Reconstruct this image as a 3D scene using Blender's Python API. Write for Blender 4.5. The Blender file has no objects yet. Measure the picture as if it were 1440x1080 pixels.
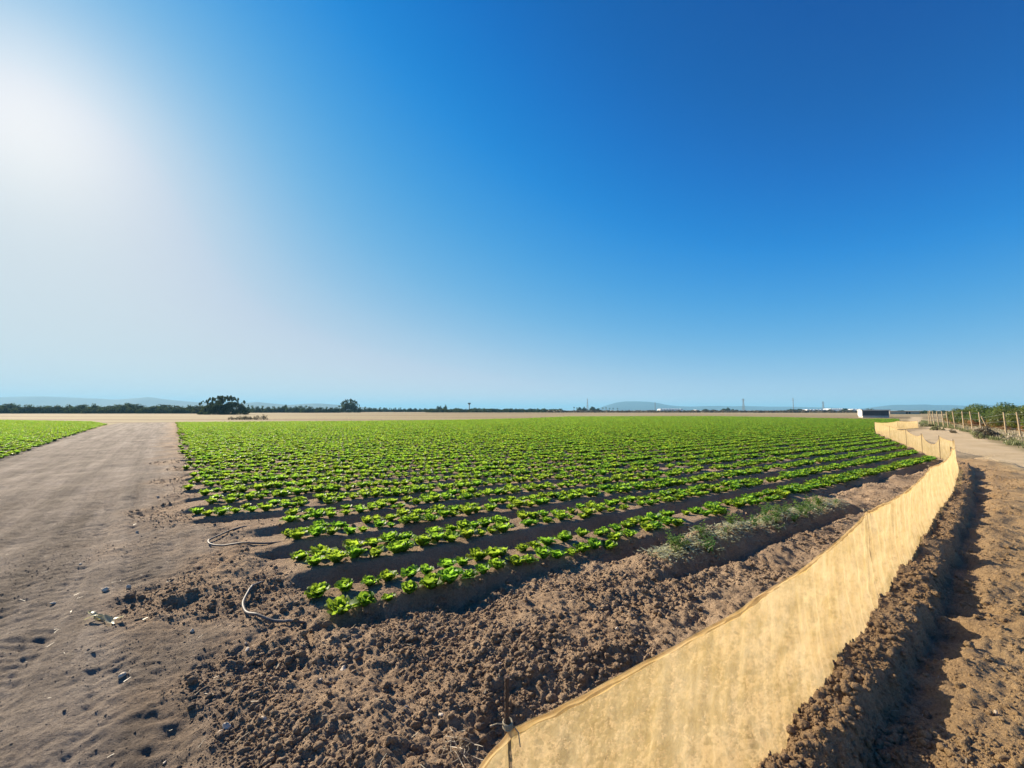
import bpy, math, random
import numpy as np
R = math.radians
random.seed(7)
rng = np.random.default_rng(11)
scene = bpy.context.scene
COL = scene.collection

# ------------------------------------------------------------------ camera
H = 1.7
PITCH = R(3.53)
F = 600.0            # focal length in pixels of the 1440 px wide frame
cd = bpy.data.cameras.new('camera')
cd.sensor_width = 36.0
cd.lens = 36.0 * F / 1440.0
cd.clip_start = 0.05
cd.clip_end = 60000
cam = bpy.data.objects.new('camera', cd)
cam.location = (0, 0, H)
cam.rotation_euler = (R(90) + PITCH, 0, 0)
COL.objects.link(cam)
scene.camera = cam

def P(px, py, z=0.0):
    """point of the place seen at a given spot of the photograph, at height z (used to survey positions)"""
    u = (px - 720) / F
    v = (540 - py) / F
    dy = math.cos(PITCH) - v * math.sin(PITCH)
    dz = math.sin(PITCH) + v * math.cos(PITCH)
    k = (z - H) / dz
    return np.array([u * k, dy * k])

def D(px, depth):
    return np.array([(px - 720) / F * depth, depth])

def ztop(py, depth):
    return H + (577 - py) / F * depth

# ------------------------------------------------------------------ light
SUN_EL = R(25.0)
SUN_AZ = R(50.0)      # left of the viewing direction (+Y)
sdir = np.array([-math.sin(SUN_AZ) * math.cos(SUN_EL), math.cos(SUN_AZ) * math.cos(SUN_EL), math.sin(SUN_EL)])
world = bpy.data.worlds.new('World')
scene.world = world
world.use_nodes = True
nt = world.node_tree
bg = nt.nodes['Background']
sky = nt.nodes.new('ShaderNodeTexSky')
sky.sky_type = 'NISHITA'
sky.sun_disc = False
sky.sun_elevation = SUN_EL
sky.sun_rotation = -SUN_AZ
sky.altitude = 0
sky.air_density = 1.0
sky.dust_density = 0.15
sky.ozone_density = 3.0
EXPOSURE = 1.15
# the sky as a phone renders it: its tone curve per channel (deep blue away from the sun, pale near it)
tcw = nt.nodes.new('ShaderNodeTexCoord')
adw = nt.nodes.new('ShaderNodeVectorMath'); adw.operation = 'ADD'; adw.inputs[1].default_value = (0, 0, .06)
nrw = nt.nodes.new('ShaderNodeVectorMath'); nrw.operation = 'NORMALIZE'
nt.links.new(tcw.outputs['Generated'], adw.inputs[0]); nt.links.new(adw.outputs[0], nrw.inputs[0]); nt.links.new(nrw.outputs[0], sky.inputs[0])
scw = nt.nodes.new('ShaderNodeVectorMath'); scw.operation = 'SCALE'; scw.inputs[3].default_value = 1 / 16.0
crv = nt.nodes.new('ShaderNodeRGBCurve')
CURVES = [
    [(0, 0), (.4, 0), (.74, .0), (1.1, .004), (1.3, .025), (1.8, .11), (2.5, .27), (3.3, .45), (4.4, .60), (6, .64), (8, .66), (16, .80)],
    [(0, 0), (.4, .03), (.74, .10), (1.1, .215), (1.3, .28), (1.8, .40), (2.5, .52), (3.3, .615), (4.4, .685), (6, .73), (8, .755), (16, .82)],
    [(0, 0), (.4, .20), (.74, .40), (1.1, .65), (1.3, .71), (1.8, .75), (2.5, .77), (3.3, .78), (4.4, .785), (6, .79), (8, .80), (16, .82)]]
for ch, pts in enumerate(CURVES):
    c = crv.mapping.curves[ch]
    while len(c.points) < len(pts): c.points.new(.5, .5)
    for q, (x, y) in enumerate(pts):
        c.points[q].location = (x / 16.0, y); c.points[q].handle_type = 'AUTO_CLAMPED'
crv.mapping.update()
BG = 0.10
mlw = nt.nodes.new('ShaderNodeVectorMath'); mlw.operation = 'SCALE'; mlw.inputs[3].default_value = 1 / (BG * 2 ** EXPOSURE)
nt.links.new(sky.outputs[0], scw.inputs[0]); sepw = nt.nodes.new('ShaderNodeSeparateXYZ'); cmbw = nt.nodes.new('ShaderNodeCombineXYZ')
nt.links.new(scw.outputs[0], sepw.inputs[0])
for q in range(3): nt.links.new(sepw.outputs[0], cmbw.inputs[q])
nt.links.new(cmbw.outputs[0], crv.inputs['Color'])
# the bright aureole of the air close round the sun
dtw = nt.nodes.new('ShaderNodeVectorMath'); dtw.operation = 'DOT_PRODUCT'; dtw.inputs[1].default_value = tuple(sdir)
nt.links.new(tcw.outputs['Generated'], dtw.inputs[0])
def powd(e, k):
    m0 = nt.nodes.new('ShaderNodeMath'); m0.operation = 'MAXIMUM'; m0.inputs[1].default_value = 0
    m1 = nt.nodes.new('ShaderNodeMath'); m1.operation = 'POWER'; m1.inputs[1].default_value = e
    m2 = nt.nodes.new('ShaderNodeMath'); m2.operation = 'MULTIPLY'; m2.inputs[1].default_value = k
    nt.links.new(dtw.outputs['Value'], m0.inputs[0]); nt.links.new(m0.outputs[0], m1.inputs[0]); nt.links.new(m1.outputs[0], m2.inputs[0])
    return m2.outputs[0]
aw = nt.nodes.new('ShaderNodeMath'); aw.operation = 'ADD'
nt.links.new(powd(150, .17), aw.inputs[0]); nt.links.new(powd(26, .06), aw.inputs[1])
glw = nt.nodes.new('ShaderNodeVectorMath'); glw.operation = 'SCALE'; glw.inputs[0].default_value = (1.3, 1.0, .68)
nt.links.new(aw.outputs[0], glw.inputs[3])
sumw = nt.nodes.new('ShaderNodeVectorMath'); sumw.operation = 'ADD'
nt.links.new(crv.outputs[0], sumw.inputs[0]); nt.links.new(glw.outputs[0], sumw.inputs[1])
nt.links.new(sumw.outputs[0], mlw.inputs[0]); nt.links.new(mlw.outputs[0], bg.inputs['Color'])
bg.inputs['Strength'].default_value = BG
sl = bpy.data.lights.new('sun', 'SUN')
sl.energy = 5.0
sl.angle = R(0.5)
sl.color = (1.0, 0.86, 0.66)
so = bpy.data.objects.new('sun', sl)
from mathutils import Vector
so.rotation_euler = Vector((-sdir[0], -sdir[1], -sdir[2])).to_track_quat('-Z', 'Y').to_euler()
so.location = (0, 0, 50)
COL.objects.link(so)
scene.view_settings.view_transform = 'Standard'
scene.view_settings.look = 'None'
scene.view_settings.exposure = EXPOSURE
scene.view_settings.gamma = 1.0

# ------------------------------------------------------------------ helpers
def tag(o, label=None, cat=None, group=None, kind=None):
    if label: o['label'] = label
    if cat: o['category'] = cat
    if group: o['group'] = group
    if kind: o['kind'] = kind
    return o

def empty(name, loc=(0, 0, 0), rz=0.0):
    o = bpy.data.objects.new(name, None)
    o.location = loc
    o.rotation_euler = (0, 0, rz)
    o.empty_display_size = 0.1
    COL.objects.link(o)
    return o

def mesh_np(name, V, Fs, mat=None, smooth=False):
    """V (n,3), Fs: list of int arrays (m,k)"""
    me = bpy.data.meshes.new(name)
    V = np.asarray(V, np.float32)
    me.vertices.add(len(V))
    me.vertices.foreach_set('co', V.ravel())
    loops = np.concatenate([np.asarray(f, np.int32).ravel() for f in Fs])
    tot = np.concatenate([np.full(len(f), np.asarray(f).shape[1], np.int32) for f in Fs])
    start = np.concatenate([[0], np.cumsum(tot)[:-1]]).astype(np.int32)
    me.loops.add(len(loops))
    me.loops.foreach_set('vertex_index', loops)
    me.polygons.add(len(tot))
    me.polygons.foreach_set('loop_start', start)
    me.polygons.foreach_set('loop_total', tot)
    if smooth:
        me.polygons.foreach_set('use_smooth', np.ones(len(tot), bool))
    me.update(calc_edges=True)
    me.validate()
    if mat: me.materials.append(mat)
    return me

def link(name, me, parent=None, loc=None):
    o = bpy.data.objects.new(name, me)
    COL.objects.link(o)
    if parent: o.parent = parent
    if loc is not None: o.location = loc
    return o

def fattr(me, name, vals):
    a = me.attributes.new(name, 'FLOAT', 'POINT')
    a.data.foreach_set('value', np.asarray(vals, np.float32))

class MB:
    """collects tubes, boxes and sheets into one mesh"""
    def __init__(s): s.V = []; s.F = []; s.n = 0
    def add(s, V, Fc):
        V = [tuple(map(float, v)) for v in V]
        s.V += V
        s.F += [tuple(i + s.n for i in f) for f in Fc]
        s.n += len(V)
    def box(s, c, d, rz=0.0, taper=1.0):
        c = np.array(c); hx, hy, hz = np.array(d) / 2
        ca, sa = math.cos(rz), math.sin(rz)
        V = []
        for z, t in ((-hz, 1), (hz, taper)):
            for x, y in ((-hx, -hy), (hx, -hy), (hx, hy), (-hx, hy)):
                V.append((c[0] + (x * ca - y * sa) * t, c[1] + (x * sa + y * ca) * t, c[2] + z))
        s.add(V, [(3, 2, 1, 0), (4, 5, 6, 7), (0, 1, 5, 4), (1, 2, 6, 5), (2, 3, 7, 6), (3, 0, 4, 7)])
    def tube(s, pts, rad, n=8, cap=True, wob=0.0):
        pts = [Vector(p) for p in pts]
        if not hasattr(rad, '__len__'): rad = [rad] * len(pts)
        V = []; Fc = []
        up = Vector((0.13, 0.31, 0.94)).normalized()
        for i, p in enumerate(pts):
            d = (pts[min(i + 1, len(pts) - 1)] - pts[max(i - 1, 0)]).normalized()
            a = d.cross(up)
            if a.length < 1e-3: a = d.cross(Vector((1, 0, 0)))
            a.normalize(); b = d.cross(a)
            for k in range(n):
                t = 2 * math.pi * k / n
                rr = rad[i] * (1 + wob * (random.random() - .5))
                V.append(p + (a * math.cos(t) + b * math.sin(t)) * rr)
        for i in range(len(pts) - 1):
            for k in range(n):
                Fc.append((i * n + k, i * n + (k + 1) % n, (i + 1) * n + (k + 1) % n, (i + 1) * n + k))
        if cap:
            Fc.append(tuple(range(n - 1, -1, -1)))
            Fc.append(tuple((len(pts) - 1) * n + k for k in range(n)))
        s.add(V, Fc)
    def lathe(s, prof, n=16, c=(0, 0, 0)):
        V = []; Fc = []
        for r, z in prof:
            for k in range(n):
                t = 2 * math.pi * k / n
                V.append((c[0] + r * math.cos(t), c[1] + r * math.sin(t), c[2] + z))
        for i in range(len(prof) - 1):
            for k in range(n):
                Fc.append((i * n + k, i * n + (k + 1) % n, (i + 1) * n + (k + 1) % n, (i + 1) * n + k))
        Fc.append(tuple(range(n - 1, -1, -1)))
        Fc.append(tuple((len(prof) - 1) * n + k for k in range(n)))
        s.add(V, Fc)
    def mesh(s, name, mat, smooth=False):
        me = bpy.data.meshes.new(name)
        me.from_pydata(s.V, [], s.F)
        me.update()
        if smooth:
            for p in me.polygons: p.use_smooth = True
        me.materials.append(mat)
        return me
    def build(s, name, mat, parent=None, smooth=False, loc=None):
        return link(name, s.mesh(name, mat, smooth), parent, loc)

# ------------------------------------------------------------------ numpy noise
def _hash(ix, iy, seed):
    h = (ix.astype(np.int64) * 374761393 + iy.astype(np.int64) * 668265263 + seed * 1442695041) & 0xFFFFFFFF
    h = ((h ^ (h >> 13)) * 1274126177) & 0xFFFFFFFF
    h = ((h ^ (h >> 16)) * 2246822519) & 0xFFFFFFFF
    return (h ^ (h >> 15)) & 0xFFFFFFFF

def gnoise(x, y, seed=0):
    ix = np.floor(x); iy = np.floor(y)
    fx = x - ix; fy = y - iy
    ux = fx * fx * fx * (fx * (fx * 6 - 15) + 10); uy = fy * fy * fy * (fy * (fy * 6 - 15) + 10)
    def g(ox, oy):
        a = _hash(ix + ox, iy + oy, seed) * (2 * math.pi / 4294967296.0)
        return np.cos(a) * (fx - ox) + np.sin(a) * (fy - oy)
    a = g(0, 0); b = g(1, 0); c = g(0, 1); d = g(1, 1)
    return ((a + (b - a) * ux) * (1 - uy) + (c + (d - c) * ux) * uy) * 1.5

def fbm(x, y, o=4, seed=0, gain=0.5):
    r = np.zeros_like(x); a = 1.0; f = 1.0
    for i in range(o):
        r += a * gnoise(x * f + 17.3 * i, y * f - 9.1 * i, seed + i * 31)
        a *= gain; f *= 2.03
    return r

def bumps(x, y, seed=0):
    """rounded clods: 1 at a clod's middle falling to 0 at its rim"""
    ix = np.floor(x); iy = np.floor(y)
    best = np.zeros_like(x)
    for ox in (-1, 0, 1):
        for oy in (-1, 0, 1):
            h = _hash(ix + ox, iy + oy, seed)
            jx = (h & 0xFFFF) / 65536.0; jy = ((h >> 16) & 0xFFFF) / 65536.0
            h2 = _hash(ix + ox, iy + oy, seed + 99)
            rr = 0.25 + 0.6 * ((h2 & 0xFFFF) / 65536.0) ** 2
            d2 = ((ix + ox + jx - x) ** 2 + (iy + oy + jy - y) ** 2) / (rr * rr)
            best = np.maximum(best, rr * np.sqrt(np.clip(1 - d2, 0, 1)))
    return best

def sstep(a, b, x):
    t = np.clip((x - a) / (b - a), 0, 1)
    return t * t * (3 - 2 * t)

# ------------------------------------------------------------------ survey of the place
_a = P(455, 860); _b = P(1323, 645)
tdir = (_b - _a) / np.linalg.norm(_b - _a)          # along the crop rows
ndir = np.array([-tdir[1], tdir[0]])                # across the rows, away from us
C0 = float(ndir @ _a) + 0.15                        # middle of the front bed
def cs(x, y): return ndir[0] * x + ndir[1] * y, tdir[0] * x + tdir[1] * y
SP = 0.94
def fan(s): return 1 - sstep(3.0, 12.0, s)
def bed_c(k, s): return C0 + SP * k + 0.25 * 8 * (1 - np.exp(-np.clip(k, 0, None) / 8.0)) * fan(s)
def bed_k(c, s):
    w = fan(s) * 2.0
    k = (c - C0) / SP
    for _ in range(5):
        e = np.exp(-np.clip(k, 0, None) / 8.0)
        f = C0 + SP * k + w * (1 - e) - c
        k = k - f / (SP + w * e / 8.0 * (k > 0))
    return k
def bed_start(k):
    k = np.asarray(k, float)
    return np.where(k < 2.5, 0.72, np.where(k < 3.5, 0.75, -0.35 - 0.066 * np.clip(k - 5, 0, None)))

# edge of the track runs along the row ends
_p, _q = P(262, 680), P(242, 594)
adir = (_q - _p) / np.linalg.norm(_q - _p)
anor = np.array([adir[1], -adir[0]])                # to the right of the track
A0 = float(anor @ _p)                               # right track edge
_p2 = 0.5 * (P(0, 642) + P(150, 597))
A1 = float(anor @ P(0, 643)) * .5 + float(anor @ P(150, 598)) * .5      # left track edge

_s1 = P(718, 1027, .80); _s0 = P(655, 1080, .80)
FENCE = [(*(_s1 + (_s0 - _s1) * 9.0), .80), (*P(718, 1027, .80), .80), (*P(1219, 719, .82), .82), (*P(1308, 656, .8), .80),
         (*P(1338, 630, .8), .80), (*P(1341, 619, .8), .80), (*P(1321, 613.5, .8), .80), (*P(1296, 609, .8), .76),
         (*P(1274, 604, .78), .78), (*P(1251, 599, .78), .74), (*P(1230, 593.5, .8), .80), (*P(1262, 591, .8), .75), (*P(1290, 590, .8), .7)]
FX = np.array([(f[0], f[1]) for f in FENCE])

def polyline_dist(x, y, pts):
    """distance to a polyline, signed: positive on its right hand side"""
    best = np.full(x.shape, 1e9); sg = np.ones(x.shape); along = np.zeros(x.shape)
    acc = 0.0
    for (ax, ay), (bx, by) in zip(pts[:-1], pts[1:]):
        dx, dy = bx - ax, by - ay
        L = math.hypot(dx, dy)
        t = np.clip(((x - ax) * dx + (y - ay) * dy) / (L * L), 0, 1)
        d = np.hypot(x - ax - t * dx, y - ay - t * dy)
        cr = (y - ay) * dx - (x - ax) * dy
        m = d < best
        best = np.where(m, d, best); sg = np.where(m, np.where(cr < 0, 1, -1), sg); along = np.where(m, acc + t * L, along)
        acc += L
    return best * sg, along

def poly_sd(x, y, pts):
    """signed distance to a closed polygon, positive inside"""
    best = np.full(x.shape, 1e9); ins = np.zeros(x.shape, bool)
    n = len(pts)
    for i in range(n):
        ax, ay = pts[i]; bx, by = pts[(i + 1) % n]
        dx, dy = bx - ax, by - ay
        t = np.clip(((x - ax) * dx + (y - ay) * dy) / (dx * dx + dy * dy), 0, 1)
        best = np.minimum(best, np.hypot(x - ax - t * dx, y - ay - t * dy))
        if abs(dy) > 1e-9:
            c = ((ay > y) != (by > y)) & (x < (bx - ax) * (y - ay) / dy + ax)
            ins ^= c
    return np.where(ins, best, -best)

def g(px, py, z=0.0): return tuple(P(px, py, z))
_s0 = ndir * C0
FIELD = [g(440, 872), g(380, 790), g(262, 730), g(258, 690), g(250, 630), g(243, 600), g(241, 592.5, .18),
         g(500, 591, .18), g(640, 589.5, .18), g(740, 587.5, .18), g(800, 585, .18), g(1000, 584.6, .18), g(1080, 585.6, .18), g(1200, 588, .18), g(1262, 588, .18),
         g(1262, 593), g(1224, 604), g(1250, 613), g(1290, 630), g(1322, 645), g(1318, 653)]
# front edge of the field follows the first bed
LEFTF = [g(-420, 690), g(-200, 690), g(0, 646), g(100, 613), g(152, 597), g(130, 591.5, .18), g(0, 589.5, .18), g(-300, 590, .18), g(-700, 610)]
ROAD = [(8, 1.0), g(1500, 680), g(1440, 661), g(1385, 641), (16.5, 16.1), (17.7, 17.6), (20, 20.5), (23.2, 25), (28.9, 32.5), (35, 38), (40, 41.3), g(1278, 592),
        g(1282, 586), g(1297, 586), g(1296, 596.5), g(1345, 603.5), g(1440, 637), (16, 9), (12, 1)]
_f1 = P(1434, 616); _f2 = P(1305, 597.5)
ofd = (_f2 - _f1); OFL = np.linalg.norm(ofd); ofd = ofd / OFL
ofn = np.array([ofd[1], -ofd[0]])

def smooth_field(x, y):
    return poly_sd(x, y, FIELD), poly_sd(x, y, LEFTF)

def zones(x, y):
    c, s = cs(x, y)
    wob = 0.25 * fbm(x * 0.6, y * 0.6, 3, 5)
    near = np.hypot(x, y)
    av = anor[0] * x + anor[1] * y
    fd, al = polyline_dist(x, y, FX)
    sf, sl_ = smooth_field(x, y)
    far = sstep(25, 60, near)
    bed = sstep(-.15, .25, sf + wob * .5 * (1 - far))
    # bed 0: half cleared bed with weeds, right of the middle
    k = bed_k(c, s)
    b0 = sstep(-1.55, -1.35, k) * (1 - sstep(-.5, -.3, k)) * sstep(3.6, 4.3, s) * (1 - sstep(9.2, 9.6, s))
    leftb = sstep(-.2, .3, sl_ + wob * .5)
    track = (1 - sstep(A0 - 1.0, A0 + .35, av + wob * 2.6)) * sstep(A1 - .5, A1 + .1, av - wob * .6)
    reach = anor * 0
    tl = adir[0] * x + adir[1] * y
    track = track * (1 - sstep(72, 84, tl)) * sstep(-12, -8, tl)
    road = sstep(-.3, .25, poly_sd(x, y, ROAD) + wob)
    till = ((fd < 0) & (near < 30)) | ((fd >= 0) & (near < 45))
    till = till.astype(float) * (1 - sstep(20, 26, y)) * sstep(-9, -7, x)
    # right of the fence the tilled strip ends at the beige road
    right = (fd > 0) & (poly_sd(x, y, [(-2, -12), (-1, .5), (5, 5.3), (10.9, 10.4), (13.3, 12.8), (16.5, 16.2), g(1385, 641), g(1440, 661), g(1500, 680), (8, 1), (6, -12)]) > 0)
    till = np.where((fd > 0) & ~right, 0, till)
    strip = sstep(A0 - 2.0, A0 - 1.2, av) * (1 - sstep(A0 + .8, A0 + 1.6, av)) * (tl > -10) * (1 - sstep(70, 80, tl))
    strip = np.maximum(strip, sstep(A1 - 1.2, A1 - .6, av) * (1 - sstep(A1 + .2, A1 + .8, av)) * (tl > 5) * (1 - sstep(60, 70, tl)))
    till = np.maximum(till, strip)
    return dict(c=c, s=s, k=k, bed=bed, b0=b0, leftb=leftb, track=track * (1 - bed), road=road * (1 - bed), till=till, fd=fd, al=al, near=near, av=av, tl=tl, sf=sf)

def height(x, y, z=None, fine=True):
    x = np.asarray(x, float); y = np.asarray(y, float)
    if z is None: z = zones(x, y)
    k, s, fd, near = z['k'], z['s'], z['fd'], z['near']
    lod = 1 - sstep(30, 60, near)
    lod2 = 1 - sstep(10, 22, near)
    kw = k + 0.05 * gnoise(s * .7, np.round(k) * 3.1, 3) * lod
    u = np.abs(kw - np.round(kw))
    endf = sstep(-.5, .5, s - bed_start(np.round(k)))
    furrow = -(.25 + .03 * gnoise(s * .3, np.round(k), 8)) * sstep(.23, .43, u) + .03 * gnoise(s * 2.2, k * 2, 12) * lod
    bedh = furrow * z['bed'] * (.15 + .85 * endf) * (1 - .35 * sstep(14, 30, s) * lod)
    lf = furrow * z['leftb']
    h = np.where(z['leftb'] > z['bed'], lf, bedh)
    # the half cleared bed in front
    u0 = k + 1.0
    b0 = z['b0'] * (.07 * (1 - sstep(.12, .33, np.abs(u0))) - .20 * (1 - sstep(.1, .3, np.abs(u0 - .55))) - .17 * (1 - sstep(.06, .26, np.abs(u0 + .52))))
    h = h + b0
    open_ = 1 - np.maximum(z['bed'], z['leftb'])
    soft = open_ * (1 - .8 * z['track'])
    front = sstep(-1.0, -.3, k) * (1 - sstep(-.3, 0.1, k)) * (s > .6) * (s < 5)
    h = h - .09 * front * open_
    rough = np.clip(z['till'], 0, 1) * (1 - z['track']) * (1 - z['bed']) * (1 - .75 * z['road'])
    h = h + rough * (.07 * fbm(x * 1.1, y * 1.1, 3, 21) - .03) * lod
    # banked soil and ditch along the outer foot of the net
    al = z['al']
    w = .05 * gnoise(al * 1.7, al * 0, 41) + .055 * gnoise(al * 4.5, fd * 4, 43) + .03 * gnoise(al * 11, fd * 11, 44)
    nearf = sstep(-1, 1, al) * (1 - sstep(19, 24, al))
    fe = fd - w * sstep(.05, .2, fd)
    amp = 1 + .45 * gnoise(al * 1.3, al * 0 + 5, 47) + .55 * gnoise(al * 3.3, al * 0 + 9, 48)
    shelf = sstep(-.30, .06, fe) * (1 - sstep(.28, .38, fe))
    bank = .085 * amp * shelf - .085 * amp * sstep(.28, .38, fe) * (1 - sstep(.42, .72, fe))
    h = h + bank * nearf
    h = h + .07 * (fd > .0) * sstep(.5, 2.0, fd) * (1 - sstep(14, 20, near))  # added rise beyond the ditch, shaped to face the sun and look brighter
    if fine:
        ro = rough + (.25 + .55 * sstep(.2, .35, u)) * z['bed'] * lod2 + .25 * z['road'] + .12 * z['track'] + .25 * z['leftb']
        cl = bumps(x * 5.2 + .3 * gnoise(x * 9, y * 9, 1), y * 5.2 + .3 * gnoise(x * 9, y * 9, 4), 61) * .017 + bumps(x * 11 + .3 * gnoise(x * 20, y * 20, 5), y * 11 + .3 * gnoise(x * 20, y * 20, 2), 62) * .018
        cl = cl + bumps(x * 21 + 3, y * 21, 63) * .022 * (1 - sstep(5, 9, near))
        patchy = .45 + .55 * sstep(-.35, .25, fbm(x * .9, y * .9, 2, 77))
        h = h + cl * ro * lod2 * patchy + ro * .024 * fbm(x * 5, y * 5, 5, 71, .6) * lod2
        # tractor lug prints along the track
        av, tl, T = z['av'], z['tl'], z['track']
        mask = sstep(-.45, .1, fbm(x * .55, y * .55, 2, 31))
        for cc, wd in ((A0 - .55, .28), (A0 - 1.35, .3), (A0 - 2.5, .33), (A0 - 3.4, .3)):
            cc = cc + .10 * np.sin(tl * .35 + cc)
            q = (av - cc) / wd
            inb = (1 - sstep(.75, 1.05, np.abs(q)))
            ph = tl / .125 + np.abs(q) * 1.3 + .35 * gnoise(x * 1.3, y * 1.3, 9) + .10 * gnoise(x * 7, y * 7, 10)
            lug = .55 * np.cos(2 * math.pi * ph)
            mk = np.maximum(mask, .75 * (cc > A0 - 1.5)) * (.75 + .35 * sstep(-.3, .3, fbm(x * 2.1, y * 2.1, 2, 23)))
            h = h + T * lod2 * inb * (lug * (.0115 + .004 * gnoise(x * 1.7, y * 1.7, 19)) * mk - .028)
        # long smears and ruts left by turning wheels, near corner
        st = gnoise(x * 3.8 + y * .7 + .35 * np.sin(y * 1.3), y * .42 - x * .1, 33) + .6 * gnoise(x * 8.1 + y * 1.5, y * .7, 34)
        h = h + T * lod2 * st * .010 * sstep(-.2, .3, fbm(x * .45 + 4, y * .45, 2, 36))
        rib = tl * .16 + .5 * gnoise(x * .8, y * .8, 15)
        rb = np.sin((av + .35 * np.sin(tl * .22 + 1.2) + .05 * gnoise(x * 1.5, y * 1.5, 16)) * 2 * math.pi / .085)
        h = h + T * lod2 * rb * .0035 * sstep(-.15, .3, fbm(x * .6 + 9, y * .6, 2, 17))
        h = h + T * lod2 * (.007 * fbm(x * 9, y * 9, 4, 39, .65) + .004 * bumps(x * 14, y * 14, 65) * sstep(-.1, .3, fbm(x * 1.2, y * 1.2, 2, 66)))
        h = h + T * lod * (.045 * fbm(x * .7, y * .7, 3, 37) + .009 * fbm(x * 4, y * 4, 3, 38)) - T * .03
    far = sstep(60, 140, near)
    h = h * (1 - .85 * sstep(50, 120, near))
    return h - .0 * far

# ------------------------------------------------------------------ materials
def mat(name):
    m = bpy.data.materials.new(name)
    m.use_nodes = True
    return m, m.node_tree, m.node_tree.nodes, m.node_tree.links, m.node_tree.nodes['Principled BSDF']

def N(nodes, t, **kw):
    n = nodes.new(t)
    for k, v in kw.items():
        if k in ('operation', 'data_type', 'blend_type', 'attribute_name', 'noise_dimensions', 'feature', 'interpolation'): setattr(n, k, v)
        else: n.inputs[k].default_value = v
    return n

def mixc(nodes, links, fac, a, b, blend='MIX'):
    n = nodes.new('ShaderNodeMix'); n.data_type = 'RGBA'; n.blend_type = blend
    for i, v in ((0, fac), (6, a), (7, b)):
        if hasattr(v, 'is_output'): links.new(v, n.inputs[i])
        elif isinstance(v, (int, float)): n.inputs[i].default_value = v
        else: n.inputs[i].default_value = (*v, 1) if len(v) == 3 else v
    return n.outputs[2]

def noise_col(nodes, links, co, scale, a, b, detail=4, rough=.6, lo=.35, hi=.65):
    n = N(nodes, 'ShaderNodeTexNoise', Scale=scale, Detail=detail, Roughness=rough)
    links.new(co, n.inputs['Vector'])
    r = nodes.new('ShaderNodeMapRange'); r.inputs[1].default_value = lo; r.inputs[2].default_value = hi
    links.new(n.outputs[0], r.inputs[0])
    return mixc(nodes, links, r.outputs[0], a, b), r.outputs[0]

def simple(name, a, b=None, scale=8, rough=.8, spec=.3, bump=0.0, bscale=60, metal=0.0, attr=None):
    m, t, nd, lk, bs = mat(name)
    tc = nd.new('ShaderNodeTexCoord')
    co = tc.outputs['Object']
    if b is not None:
        col, _ = noise_col(nd, lk, co, scale, a, b)
        lk.new(col, bs.inputs['Base Color'])
    else:
        bs.inputs['Base Color'].default_value = (*a, 1)
    bs.inputs['Roughness'].default_value = rough
    bs.inputs['Specular IOR Level'].default_value = spec
    bs.inputs['Metallic'].default_value = metal
    if bump:
        n = N(nd, 'ShaderNodeTexNoise', Scale=bscale, Detail=4)
        lk.new(co, n.inputs['Vector'])
        bp = N(nd, 'ShaderNodeBump', Strength=bump, Distance=.02)
        lk.new(n.outputs[0], bp.inputs['Height'])
        lk.new(bp.outputs[0], bs.inputs['Normal'])
    return m

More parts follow.
